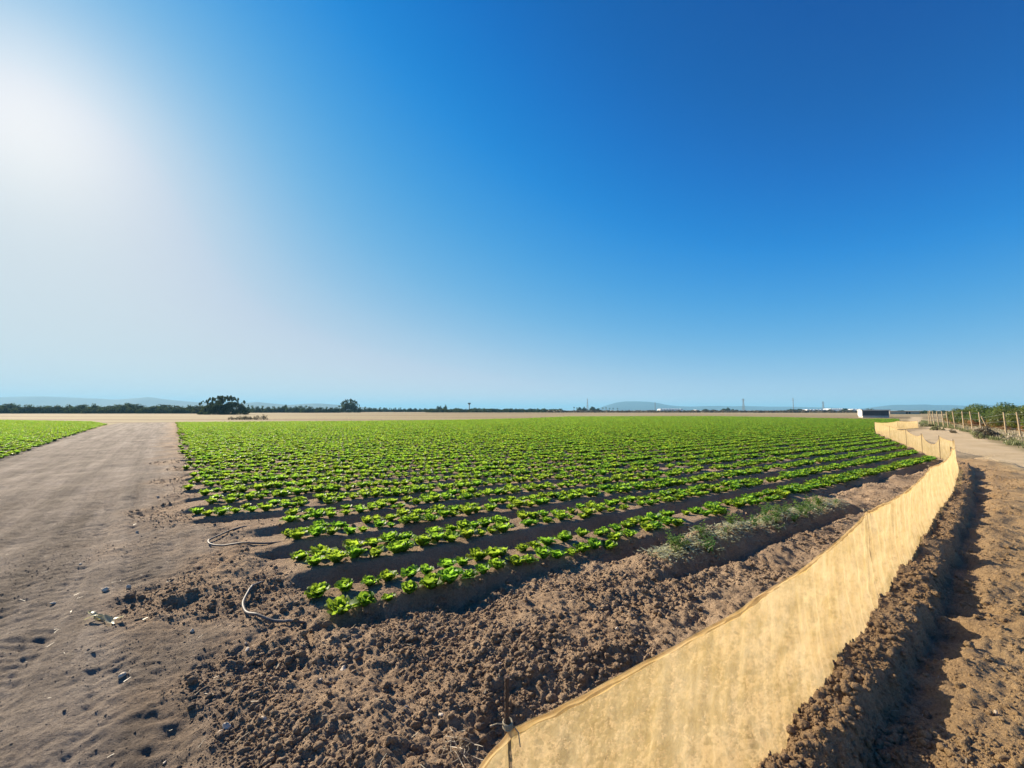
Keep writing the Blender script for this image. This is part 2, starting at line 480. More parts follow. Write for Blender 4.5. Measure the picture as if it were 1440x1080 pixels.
def ground_material():
    m, t, nd, lk, bs = mat('soil')
    geo = nd.new('ShaderNodeNewGeometry')
    co = geo.outputs['Position']
    za = N(nd, 'ShaderNodeAttribute', attribute_name='zone_track')
    zt = N(nd, 'ShaderNodeAttribute', attribute_name='zone_till')
    zr = N(nd, 'ShaderNodeAttribute', attribute_name='zone_road')
    zl = N(nd, 'ShaderNodeAttribute', attribute_name='zone_gold_lift')
    # dry fallow land with long pale and brown strips
    mp = nd.new('ShaderNodeMapping'); mp.inputs['Scale'].default_value = (.008, .07, 1); mp.inputs['Rotation'].default_value = (0, 0, R(-6))
    lk.new(co, mp.inputs[0])
    dry, _ = noise_col(nd, lk, mp.outputs[0], 1.0, (.225, .16, .088), (.40, .33, .185), 5, .6, .42, .56)
    dry2, _ = noise_col(nd, lk, co, .35, (.26, .195, .105), (.37, .30, .17), 6, .7)
    dry = mixc(nd, lk, .4, dry, dry2)
    tl, _ = noise_col(nd, lk, co, 1.1, (.325, .222, .146), (.465, .342, .234), 8, .75)
    sp, _ = noise_col(nd, lk, co, 60, (.60, .55, .50), (1.35, 1.36, 1.30), 4, .75, .32, .68)
    tl = mixc(nd, lk, .55, tl, mixc(nd, lk, 1.0, tl, sp, 'MULTIPLY'))
    gold_lift, _ = noise_col(nd, lk, co, 1.6, (.53, .36, .19), (.69, .50, .285), 8, .75)  # golden soil, its colour painted lighter to make up for the net's shade
    gold_lift = mixc(nd, lk, .5, gold_lift, mixc(nd, lk, 1.0, gold_lift, sp, 'MULTIPLY'))
    tl = mixc(nd, lk, zl.outputs['Fac'], tl, gold_lift)
    tk, _ = noise_col(nd, lk, co, .9, (.205, .168, .138), (.345, .29, .242), 8, .7)
    ua = N(nd, 'ShaderNodeAttribute', attribute_name='track_u'); va = N(nd, 'ShaderNodeAttribute', attribute_name='track_v')
    cu = nd.new('ShaderNodeCombineXYZ'); lk.new(ua.outputs['Fac'], cu.inputs[0]); lk.new(va.outputs['Fac'], cu.inputs[1])
    mq = nd.new('ShaderNodeMapping'); mq.inputs['Scale'].default_value = (2.4, .11, 1); lk.new(cu.outputs[0], mq.inputs[0])
    tst, _ = noise_col(nd, lk, mq.outputs[0], 1.0, (.52, .50, .48), (1.25, 1.25, 1.25), 6, .65, .36, .64)
    tk = mixc(nd, lk, .85, tk, mixc(nd, lk, 1.0, tk, tst, 'MULTIPLY'))
    tk = mixc(nd, lk, .35, tk, mixc(nd, lk, 1.0, tk, sp, 'MULTIPLY'))
    rd, _ = noise_col(nd, lk, co, .7, (.50, .375, .22), (.62, .49, .315), 7, .7)
    c = mixc(nd, lk, zt.outputs['Fac'], dry, tl)
    c = mixc(nd, lk, zr.outputs['Fac'], c, rd)
    c = mixc(nd, lk, za.outputs['Fac'], c, tk)
    lk.new(c, bs.inputs['Base Color'])
    bs.inputs['Roughness'].default_value = .95
    bs.inputs['Specular IOR Level'].default_value = .12
    n1 = N(nd, 'ShaderNodeTexNoise', Scale=36, Detail=7, Roughness=.75)
    n2 = N(nd, 'ShaderNodeTexNoise', Scale=9.0, Detail=6, Roughness=.75)
    lk.new(co, n1.inputs['Vector']); lk.new(co, n2.inputs['Vector'])
    b1 = N(nd, 'ShaderNodeBump', Strength=.8, Distance=.025)
    b2 = N(nd, 'ShaderNodeBump', Strength=.8, Distance=.05)
    lk.new(n1.outputs[0], b1.inputs['Height']); lk.new(n2.outputs[0], b2.inputs['Height'])
    lk.new(b2.outputs[0], b1.inputs['Normal']); lk.new(b1.outputs[0], bs.inputs['Normal'])
    return m

def leaf_material(name, a, b, trans, tfac=.5, scale=9, rough=.45, spec=.4, hue=.0):
    m, t, nd, lk, bs = mat(name)
    oi = nd.new('ShaderNodeObjectInfo')
    geo = nd.new('ShaderNodeNewGeometry')
    tc = nd.new('ShaderNodeTexCoord')
    col, fac = noise_col(nd, lk, tc.outputs['Object'], scale, a, b, 3)
    h = nd.new('ShaderNodeHueSaturation')
    mr = nd.new('ShaderNodeMapRange'); mr.inputs[3].default_value = .8; mr.inputs[4].default_value = 1.2
    lk.new(geo.outputs['Random Per Island'], mr.inputs[0])
    lk.new(mr.outputs[0], h.inputs['Value'])
    mr2 = nd.new('ShaderNodeMapRange'); mr2.inputs[3].default_value = .478; mr2.inputs[4].default_value = .518
    lk.new(oi.outputs['Random'], mr2.inputs[0]); lk.new(mr2.outputs[0], h.inputs['Hue'])
    lk.new(col, h.inputs['Color'])
    lk.new(h.outputs[0], bs.inputs['Base Color'])
    bs.inputs['Roughness'].default_value = rough
    bs.inputs['Specular IOR Level'].default_value = spec
    tr = nd.new('ShaderNodeBsdfTranslucent')
    h2 = nd.new('ShaderNodeHueSaturation')
    lk.new(mr.outputs[0], h2.inputs['Value']); lk.new(mr2.outputs[0], h2.inputs['Hue'])
    h2.inputs['Color'].default_value = (*trans, 1)
    lk.new(h2.outputs[0], tr.inputs[0])
    mx = nd.new('ShaderNodeMixShader'); mx.inputs[0].default_value = tfac
    lk.new(bs.outputs[0], mx.inputs[1]); lk.new(tr.outputs[0], mx.inputs[2])
    lk.new(mx.outputs[0], nd['Material Output'].inputs[0])
    return m

def net_material(name, lo, hi):
    m, t, nd, lk, bs = mat(name)
    tc = nd.new('ShaderNodeTexCoord')
    co = tc.outputs['Object']
    col, f = noise_col(nd, lk, co, 5, (.68, .51, .235), (.84, .67, .385), 3.5, .75)
    # wiry crossing threads gathered in the weave: vertical streaks
    mp = nd.new('ShaderNodeMapping'); mp.inputs['Scale'].default_value = (9, 9, 2.2)
    lk.new(co, mp.inputs[0])
    st, f2 = noise_col(nd, lk, mp.outputs[0], 1.0, (.82, .77, .68), (1.10, 1.08, 1.05), 4, .7)
    col = mixc(nd, lk, .4, col, st, 'MULTIPLY')
    lk.new(col, bs.inputs['Base Color'])
    bs.inputs['Roughness'].default_value = .7
    bs.inputs['Specular IOR Level'].default_value = .2
    tr = nd.new('ShaderNodeBsdfTranslucent')
    lk.new(col, tr.inputs[0])
    m1 = nd.new('ShaderNodeMixShader'); m1.inputs[0].default_value = .54
    lk.new(bs.outputs[0], m1.inputs[1]); lk.new(tr.outputs[0], m1.inputs[2])
    tp = nd.new('ShaderNodeBsdfTransparent')
    tp.inputs[0].default_value = (1.0, .96, .86, 1)
    # fine mesh: more see-through where the weave is open, blotchy
    n3 = N(nd, 'ShaderNodeTexNoise', Scale=52, Detail=4, Roughness=.75)
    lk.new(co, n3.inputs['Vector'])
    mr = nd.new('ShaderNodeMapRange'); mr.inputs[1].default_value = .3; mr.inputs[2].default_value = .7; mr.inputs[3].default_value = lo; mr.inputs[4].default_value = hi
    lk.new(n3.outputs[0], mr.inputs[0])
    lw = nd.new('ShaderNodeLayerWeight'); lw.inputs[0].default_value = .5
    fc = nd.new('ShaderNodeMath'); fc.operation = 'SUBTRACT'; fc.inputs[0].default_value = 1.0
    lk.new(lw.outputs['Facing'], fc.inputs[1])
    pw = nd.new('ShaderNodeMath'); pw.operation = 'POWER'; pw.inputs[1].default_value = .45
    lk.new(fc.outputs[0], pw.inputs[0])
    ml = nd.new('ShaderNodeMath'); ml.operation = 'MULTIPLY'
    lk.new(pw.outputs[0], ml.inputs[0]); lk.new(mr.outputs[0], ml.inputs[1])
    m2 = nd.new('ShaderNodeMixShader')
    lk.new(ml.outputs[0], m2.inputs[0])
    lk.new(m1.outputs[0], m2.inputs[1]); lk.new(tp.outputs[0], m2.inputs[2])
    lk.new(m2.outputs[0], nd['Material Output'].inputs[0])
    return m

SOIL = ground_material()
LETT = leaf_material('lettuce_leaf', (.052, .15, .014), (.115, .245, .028), (.36, .58, .05), .55, 14, .5, .25)
WEEDG = leaf_material('weed_leaf', (.05, .12, .025), (.11, .20, .045), (.25, .40, .08), .45)
STRAW = leaf_material('straw', (.42, .36, .24), (.58, .52, .38), (.50, .44, .28), .4, 20)
WILT = leaf_material('wilted_leaf', (.36, .36, .20), (.55, .54, .36), (.5, .5, .28), .4, 30)
CITRUS = leaf_material('citrus_leaf', (.040, .072, .016), (.085, .12, .026), (.20, .25, .03), .4, .5)
RUSTY = leaf_material('dry_brown_leaf', (.16, .10, .035), (.26, .155, .05), (.42, .25, .06), .4, .5)
DARKT = leaf_material('dark_evergreen_leaf', (.030, .050, .022), (.055, .080, .032), (.09, .13, .04), .3, .2, .95, .03)
GREYB = leaf_material('grey_bush_leaf', (.11, .098, .06), (.18, .155, .095), (.2, .17, .09), .3, .5)
PALEG = leaf_material('pale_green_leaf', (.15, .17, .075), (.24, .24, .11), (.30, .32, .12), .35, .5)
BARK = simple('bark', (.10, .075, .055), (.17, .13, .10), 6, .9, .2, .5, 20)
NET = net_material('insect_net', .56, .82)
HEMNET = net_material('folded_net', .25, .40)
HEM = simple('net_hem', (.66, .47, .18), (.80, .60, .28), 12, .7, .2, .3, 60)
RUST = simple('rusty_iron', (.055, .032, .022), (.13, .075, .045), 30, .8, .4, .5, 120)
TWINE = simple('twine', (.28, .23, .15), (.40, .34, .24), 60, .8, .2)
HOSE = simple('grey_hose', (.075, .066, .064), (.14, .125, .12), 15, .6, .35)
WOOD = simple('weathered_wood', (.38, .28, .17), (.52, .40, .25), 7, .85, .2, .3, 30)
WIRE = simple('galvanised_wire', (.35, .34, .32), None, rough=.5, metal=.8)
STONE = simple('pale_stone', (.46, .38, .29), (.64, .55, .44), 25, .9, .2, .5, 60)
WALLW = simple('white_render', (.72, .71, .68), (.80, .79, .76), 2, .9, .2)
SHEDF = simple('dark_blue_sheet', (.035, .047, .065), (.055, .068, .088), 1.5, .5, .4)
ROOFP = simple('pale_sheet_roof', (.52, .52, .48), (.64, .63, .58), 2, .6, .3)
PLAST = simple('greenhouse_plastic', (.72, .74, .74), (.82, .83, .82), .5, .4, .4)
TANW = simple('tan_wall', (.50, .40, .28), (.60, .49, .35), .5, .9, .2)
DARKO = simple('dark_opening', (.03, .027, .025), None, rough=.7)
STEEL = simple('galvanised_steel', (.22, .23, .24), (.30, .31, .32), 1, .5, .4, metal=.3)
CONC = simple('concrete', (.40, .38, .35), (.50, .48, .44), .8, .9, .2)

# ------------------------------------------------------------------ the ground: one sheet, finer close by
def build_ground():
    th = np.concatenate([np.arange(-180, -66, 3.0), np.arange(-66, 66, .165), np.arange(66, 180, 3.0)])
    th = np.radians(th)
    r = [0.45]
    while r[-1] < 14: r.append(r[-1] * 1.0036 + .0008)
    while r[-1] < 90: r.append(r[-1] * 1.007)
    while r[-1] < 16000: r.append(r[-1] * 1.10)
    r = np.array(r)
    nr, na = len(r), len(th)
    Rg, T = np.meshgrid(r, th, indexing='ij')
    X = (Rg * np.sin(T)).ravel(); Y = (Rg * np.cos(T)).ravel()
    zn = zones(X, Y)
    Z = height(X, Y, zn)
    V = np.stack([X, Y, Z], 1)
    V = np.vstack([V, [[0, 0, Z[:na].mean()]]])
    i = np.arange(nr - 1)[:, None]; j = np.arange(na)[None, :]
    jn = (j + 1) % na
    Q = np.stack([i * na + j, i * na + jn, (i + 1) * na + jn, (i + 1) * na + j], -1).reshape(-1, 4)
    Q = Q[:, ::-1]
    hub = nr * na
    T3 = np.stack([np.full(na, hub), (np.arange(na) + 1) % na, np.arange(na)], 1)
    tr = np.clip(zn['track'], 0, 1)
    crop = np.maximum(zn['bed'], zn['leftb'])
    till = np.clip(np.maximum.reduce([zn['till'] * (1 - zn['road']), crop, zn['b0']]), 0, 1)
    rd = np.clip(zn['road'], 0, 1)
    tu, tv = zn['av'], zn['tl']
    gold_lift = sstep(-.1, 1.2, zn['fd']) * (zn['near'] < 40) * .9 + .1 * (zn['fd'] <= 0) * sstep(0, 4, zn['s']) * (1 - crop)  # where soil is painted lighter against the net's shade, mostly right of it
    code = np.zeros(len(X), np.int8)                         # 0 dry land
    code[(till > .5) & (crop <= .5)] = 1
    code[rd > .5] = 2
    code[tr > .5] = 3
    code[crop > .5] = 4
    qc = code[Q[:, 3]]
    names = ['dry_field', 'tilled_soil', 'dirt_road', 'dirt_track', 'crop_field']
    for cde, nm in enumerate(names):
        q = Q[qc == cde]
        fs = [q]
        if cde == 1: fs.append(T3)
        if len(q) == 0: continue
        allv = np.concatenate([f.ravel() for f in fs])
        used, inv = np.unique(allv, return_inverse=True)
        n0 = q.size
        f2 = [inv[:n0].reshape(-1, 4)]
        if cde == 1: f2.append(inv[n0:].reshape(-1, 3))
        me = mesh_np(nm, V[used], f2, SOIL, True)
        for an, vals in (('zone_track', tr), ('zone_till', till), ('zone_road', rd), ('zone_gold_lift', gold_lift), ('track_u', tu), ('track_v', tv)):
            vv = np.append(vals, vals[0])
            fattr(me, an, vv[used])
        tag(link(nm, me), kind='structure')
build_ground()

# ------------------------------------------------------------------ soil clods (uncountable)
def ico(level):
    t = (1 + 5 ** .5) / 2
    V = [(-1, t, 0), (1, t, 0), (-1, -t, 0), (1, -t, 0), (0, -1, t), (0, 1, t), (0, -1, -t), (0, 1, -t), (t, 0, -1), (t, 0, 1), (-t, 0, -1), (-t, 0, 1)]
    Fc = [(0, 11, 5), (0, 5, 1), (0, 1, 7), (0, 7, 10), (0, 10, 11), (1, 5, 9), (5, 11, 4), (11, 10, 2), (10, 7, 6), (7, 1, 8), (3, 9, 4), (3, 4, 2), (3, 2, 6), (3, 6, 8), (3, 8, 9), (4, 9, 5), (2, 4, 11), (6, 2, 10), (8, 6, 7), (9, 8, 1)]
    V = [np.array(v) / np.linalg.norm(v) for v in V]
    for _ in range(level):
        mid = {}; F2 = []
        def m(a, b):
            key = (min(a, b), max(a, b))
            if key not in mid:
                p = V[a] + V[b]; V.append(p / np.linalg.norm(p)); mid[key] = len(V) - 1
            return mid[key]
        for a, b, c in Fc:
            x, y, z = m(a, b), m(b, c), m(c, a)
            F2 += [(a, x, z), (b, y, x), (c, z, y), (x, y, z)]
        Fc = F2
    return np.array(V), np.array(Fc)

def clod_mesh(pos, size, level, seed):
    r_ = np.random.default_rng(seed)
    V0, F0 = ico(level)
    n, nv = len(pos), len(V0)
    # lumpy shape: radial wobble, then random stretch and spin
    k1 = r_.normal(size=(n, 3, 3)) * 1.6
    ph = r_.uniform(0, 6.28, (n, 3))
    wob = np.ones((n, nv))
    for q in range(3):
        wob += .13 * np.sin(V0 @ k1[:, q].T + ph[:, q]).T * (1 + q * .3)
    wob += .10 * r_.normal(size=(n, nv))
    st = r_.uniform(.65, 1.25, (n, 3)); st[:, 2] *= .8
    P3 = V0[None] * wob[..., None] * st[:, None, :]
    a = r_.uniform(0, 6.28, n); ca, sa = np.cos(a), np.sin(a)
    x = P3[..., 0] * ca[:, None] - P3[..., 1] * sa[:, None]; y = P3[..., 0] * sa[:, None] + P3[..., 1] * ca[:, None]
    P3 = np.stack([x, y, P3[..., 2]], -1) * size[:, None, None] + pos[:, None, :]
    Fc = (F0[None] + (np.arange(n) * nv)[:, None, None]).reshape(-1, 3)
    return P3.reshape(-1, 3), Fc

def build_clods():
    n = 560000
    rr = np.exp(rng.uniform(math.log(1.2), math.log(24), n)); tt = np.radians(rng.uniform(-62, 62, n))
    x, y = rr * np.sin(tt), rr * np.cos(tt)
    zn = zones(x, y)
    dens = np.clip(zn['till'], 0, 1) * (1 - zn['road'] * .9) * (1 - zn['track'] * .82) * (1 - np.maximum(zn['bed'], zn['leftb']) * .85)
    dens = dens * (.12 + .88 * sstep(-.4, .3, fbm(x * .8, y * .8, 3, 91)))
    dens = np.maximum(dens, np.exp(-((zn['fd'] - .2) / .22) ** 2) * (zn['fd'] > -.02) * .9)
    dens = np.where(zn['track'] > .6, (.04 + .22 * sstep(-.1, .4, fbm(x * .9, y * .9, 2, 92))) * (1 - sstep(5, 11, rr)), dens)
    dens = dens * (1 - sstep(15, 23, rr))
    keep = (rng.uniform(0, 1, n) < dens * .55) & (np.abs(zn['fd']) > .02)
    x, y, rr = x[keep], y[keep], rr[keep]
    tracky = zn['track'][keep]
    n = len(x)
    size = .0036 * (1 - rng.uniform(0, 1, n) * .996) ** (-.45)
    size = size * (1 + .35 * np.exp(-((zn['fd'][keep] - .25) / .2) ** 2))
    size = np.clip(size, .003, .025)
    size = np.where(tracky > .5, np.minimum(size * .5, .010), size)
    size = np.maximum(size, rr * .0008)
    z = height(x, y) + size * (.25 - .35 * tracky)
    pos = np.stack([x, y, z], 1)
    big = size > .016
    Va, Fa = clod_mesh(pos[big], size[big], 2, 5)
    Vb, Fb = clod_mesh(pos[~big], size[~big], 1, 6)
    V = np.vstack([Va, Vb]); Fc = np.vstack([Fa, Fb + len(Va)])
    me = mesh_np('soil_clods', V, [Fc], SOIL, False)
    zz = zones(V[:, 0], V[:, 1])
    gold_lift = sstep(-.1, 1.2, zz['fd']) * .9  # clods behind the net get the same painted brightening
    fattr(me, 'zone_track', np.clip(zz['track'], 0, 1)); fattr(me, 'zone_till', np.ones(len(V))); fattr(me, 'zone_road', zz['road'] * .5)
    fattr(me, 'zone_gold_lift', gold_lift); fattr(me, 'track_u', zz['av']); fattr(me, 'track_v', zz['tl'])
    tag(link('soil_clods', me), 'loose brown clods of tilled earth scattered over the ploughed ground', 'soil clods', kind='stuff')
    print('clods', n, len(V))
build_clods()

# ------------------------------------------------------------------ lettuces
def lettuce_mesh(seed, small=1.0):
    r_ = random.Random(seed)
    V = []; Fc = []
    NL = r_.randint(21, 26)
    U, W = 7, 4
    for i in range(NL):
        f = i / (NL - 1)                    # 0 inner .. 1 outer
        az = i * 2.399 + r_.uniform(-.35, .35)
        L = (.10 + .065 * f ** .6) * r_.uniform(.85, 1.15) * small
        Wd = (.030 + .030 * f ** .7) * r_.uniform(.85, 1.15) * small
        lean0 = .10 + .62 * f + r_.uniform(-.22, .22)
        bend = .30 + .70 * f + r_.uniform(-.3, .5)
        ph1, ph2 = r_.uniform(0, 6.28), r_.uniform(0, 6.28)
        amp = r_.uniform(.014, .024) * small
        px = .008 + .010 * f; pz = -.012
        base = len(V)
        ang = lean0
        x, z = px, pz
        for u in range(U):
            t = u / (U - 1)
            w = Wd * (.30 + 1.0 * math.sin(min(1, t * 1.18) * math.pi * .62)) * (1 - .55 * max(0, t - .78) / .22)
            for q in range(-W // 2, W // 2 + 1):
                vv = q / (W / 2)
                cup = .25 * w * vv * vv
                ruf = amp * (abs(vv) ** 1.5) * t * math.sin(ph1 + t * 9 + vv * 2.2 + (3 if vv > 0 else 0)) + amp * .5 * t * t * math.sin(ph2 + vv * 5)
                lx = x - math.cos(ang) * (cup + ruf) ; lz = z + math.sin(ang) * (cup + ruf)
                ly = w * vv * (1 + .12 * math.sin(ph2 + t * 7))
                V.append((lx * math.cos(az) - ly * math.sin(az), lx * math.sin(az) + ly * math.cos(az), lz))
            ang = lean0 + bend * t * t
            x += math.sin(ang) * L / (U - 1); z += math.cos(ang) * L / (U - 1)
        n = W + 1
        for u in range(U - 1):
            for q in range(W):
                a = base + u * n + q
                Fc.append((a, a + 1, a + n + 1, a + n))
    me = bpy.data.meshes.new('lettuce')
    me.from_pydata(V, [], Fc)
    for p in me.polygons: p.use_smooth = True
    me.materials.append(LETT)
    me.update()
    return me

LM = [lettuce_mesh(100 + i) for i in range(9)]

def plants():
    out = []
    for k in range(0, 175):
        s = np.arange(-160, 120, .205)
        for line in (-1, 1):
            ss = s + rng.normal(0, .03, len(s)) + (.11 if line > 0 else 0)
            c = bed_c(np.full(len(ss), float(k)), ss) + line * (.105 + .06 * (fan(ss))) + rng.normal(0, .022, len(ss))
            p = ndir[None] * c[:, None] + tdir[None] * ss[:, None]
            out.append(np.column_stack([p, np.full(len(ss), k), ss, np.full(len(ss), line)]))
    A = np.vstack(out)
    for kneg in range(-60, 0):                      # rows of the second field left of the track
        s = np.arange(-160, 20, .205)
        for line in (-1, 1):
            ss = s + rng.normal(0, .03, len(s))
            c = C0 + SP * kneg + line * .155 + rng.normal(0, .022, len(ss))
            p = ndir[None] * c[:, None] + tdir[None] * ss[:, None]
            A = np.vstack([A, np.column_stack([p, np.full(len(ss), kneg), ss, np.full(len(ss), line)])]) if kneg > -61 else A
    x, y = A[:, 0], A[:, 1]
    vis = np.abs(np.degrees(np.arctan2(x, y))) < 66
    A = A[vis]; x, y = A[:, 0], A[:, 1]
    sf, sl2 = smooth_field(x, y)
    k = A[:, 2]; s = A[:, 3]
    own = (k >= 0) & (((sf > -.15) & (s > bed_start(k) + rng.uniform(-.1, .35, len(k)))) | ((k < 1) & (s > .72) & (s < 18) & (sf > -.6)))
    nearend = (k < 6) & (s > 10.5) & (s < 17)
    gaps = rng.uniform(0, 1, len(k))
    thin = .04 + .11 * (gnoise(s * .45, k * 3.7, 55) > .55)
    thin = np.where(nearend & (k > 0) & (gnoise(s * .6, k * .9, 57) > .1), .55, thin)
    thin = np.where((k == 0) & (s > 3.0) & (s < 4.4), .42, thin)
    thin = np.where((k == 0) & (s > 4.6), .08, thin)
    keep = (own | (sl2 > .1)) & (gaps > thin)
    A = A[keep]
    fd, _ = polyline_dist(A[:, 0], A[:, 1], FX)
    A = A[(fd < -.25) | (A[:, 1] > 33)]
    return A
PL = plants()
pz = height(PL[:, 0], PL[:, 1])
psc = rng.uniform(.66, 1.02, len(PL)) * np.where(rng.uniform(0, 1, len(PL)) < .12, .7, 1.0) * (1 + .18 * gnoise(PL[:, 0] * .5, PL[:, 1] * .5, 66))
psc = np.where((PL[:, 2] == 0) & (PL[:, 3] < 4.8), psc * .95, psc)
prz = rng.uniform(0, 6.28, len(PL))
dist = np.hypot(PL[:, 0], PL[:, 1])
px_ = 720 + F * PL[:, 0] / np.maximum(PL[:, 1], .1)
score = np.where((px_ > -10) & (px_ < 1450), dist, 1e9)
order = np.argsort(score)
NEAR = order[:300]
ORD = ['front', 'second', 'third', 'fourth', 'fifth', 'sixth', 'seventh', 'eighth', 'ninth', 'tenth']
src = bpy.data.collections.new('lettuce_kinds')
first_end = min((i for i in NEAR if PL[i, 2] == 0), key=lambda i: dist[i])
nsrc = 0
for q, i in enumerate(NEAR):
    o = bpy.data.objects.new('lettuce', LM[q % len(LM)])
    o.location = (PL[i, 0], PL[i, 1], pz[i] - .004)
    o.rotation_euler = (rng.normal(0, .06), rng.normal(0, .06), prz[i])
    o.scale = (psc[i],) * 3
    COL.objects.link(o)
    kk = int(PL[i, 2])
    if i == first_end:
        tag(o, 'bright green lettuce nearest us at the tip of the front bed, beside a hose', 'lettuce', 'lettuces of the front bed')
    else:
        w = ORD[kk] if 0 <= kk < 10 else 'farther'
        tag(o, f'bright green leafy lettuce standing in the {w} raised bed counted from the near edge', 'lettuce', f'lettuces of the {w} bed')
    if nsrc < len(LM):
        src.objects.link(o); nsrc += 1
rest = np.setdiff1d(np.arange(len(PL)), NEAR)
print('lettuces', len(PL))

def lettuce_field(idx):
    me = bpy.data.meshes.new('lettuce_rows')
    me.vertices.add(len(idx))
    me.vertices.foreach_set('co', np.column_stack([PL[idx, 0], PL[idx, 1], pz[idx]]).astype(np.float32).ravel())
    me.update()
    fattr(me, 'psc', psc[idx]); fattr(me, 'prz', prz[idx])
    o = link('lettuce_rows', me)
    tag(o, 'wide field of bright green lettuces in long raised rows reaching the dry land', 'lettuce field', kind='stuff')
    ng = bpy.data.node_groups.new('lettuce_scatter', 'GeometryNodeTree')
    ng.interface.new_socket('Geometry', in_out='INPUT', socket_type='NodeSocketGeometry')
    ng.interface.new_socket('Geometry', in_out='OUTPUT', socket_type='NodeSocketGeometry')
    nn = ng.nodes; ll = ng.links
    gi = nn.new('NodeGroupInput'); go = nn.new('NodeGroupOutput')
    ci = nn.new('GeometryNodeCollectionInfo'); ci.inputs['Collection'].default_value = src
    ci.inputs['Separate Children'].default_value = True; ci.inputs['Reset Children'].default_value = True
    ip = nn.new('GeometryNodeInstanceOnPoints'); ip.inputs['Pick Instance'].default_value = True
    a1 = nn.new('GeometryNodeInputNamedAttribute'); a1.data_type = 'FLOAT'; a1.inputs['Name'].default_value = 'psc'
    a2 = nn.new('GeometryNodeInputNamedAttribute'); a2.data_type = 'FLOAT'; a2.inputs['Name'].default_value = 'prz'
    cx = nn.new('ShaderNodeCombineXYZ')
    er = nn.new('FunctionNodeEulerToRotation')
    ll.new(a2.outputs['Attribute'], cx.inputs['Z']); ll.new(cx.outputs[0], er.inputs[0])
    ll.new(gi.outputs[0], ip.inputs['Points']); ll.new(ci.outputs[0], ip.inputs['Instance'])
    ll.new(er.outputs[0], ip.inputs['Rotation']); ll.new(a1.outputs['Attribute'], ip.inputs['Scale'])
    ll.new(ip.outputs[0], go.inputs[0])
    md = o.modifiers.new('scatter', 'NODES'); md.node_group = ng
lettuce_field(rest)

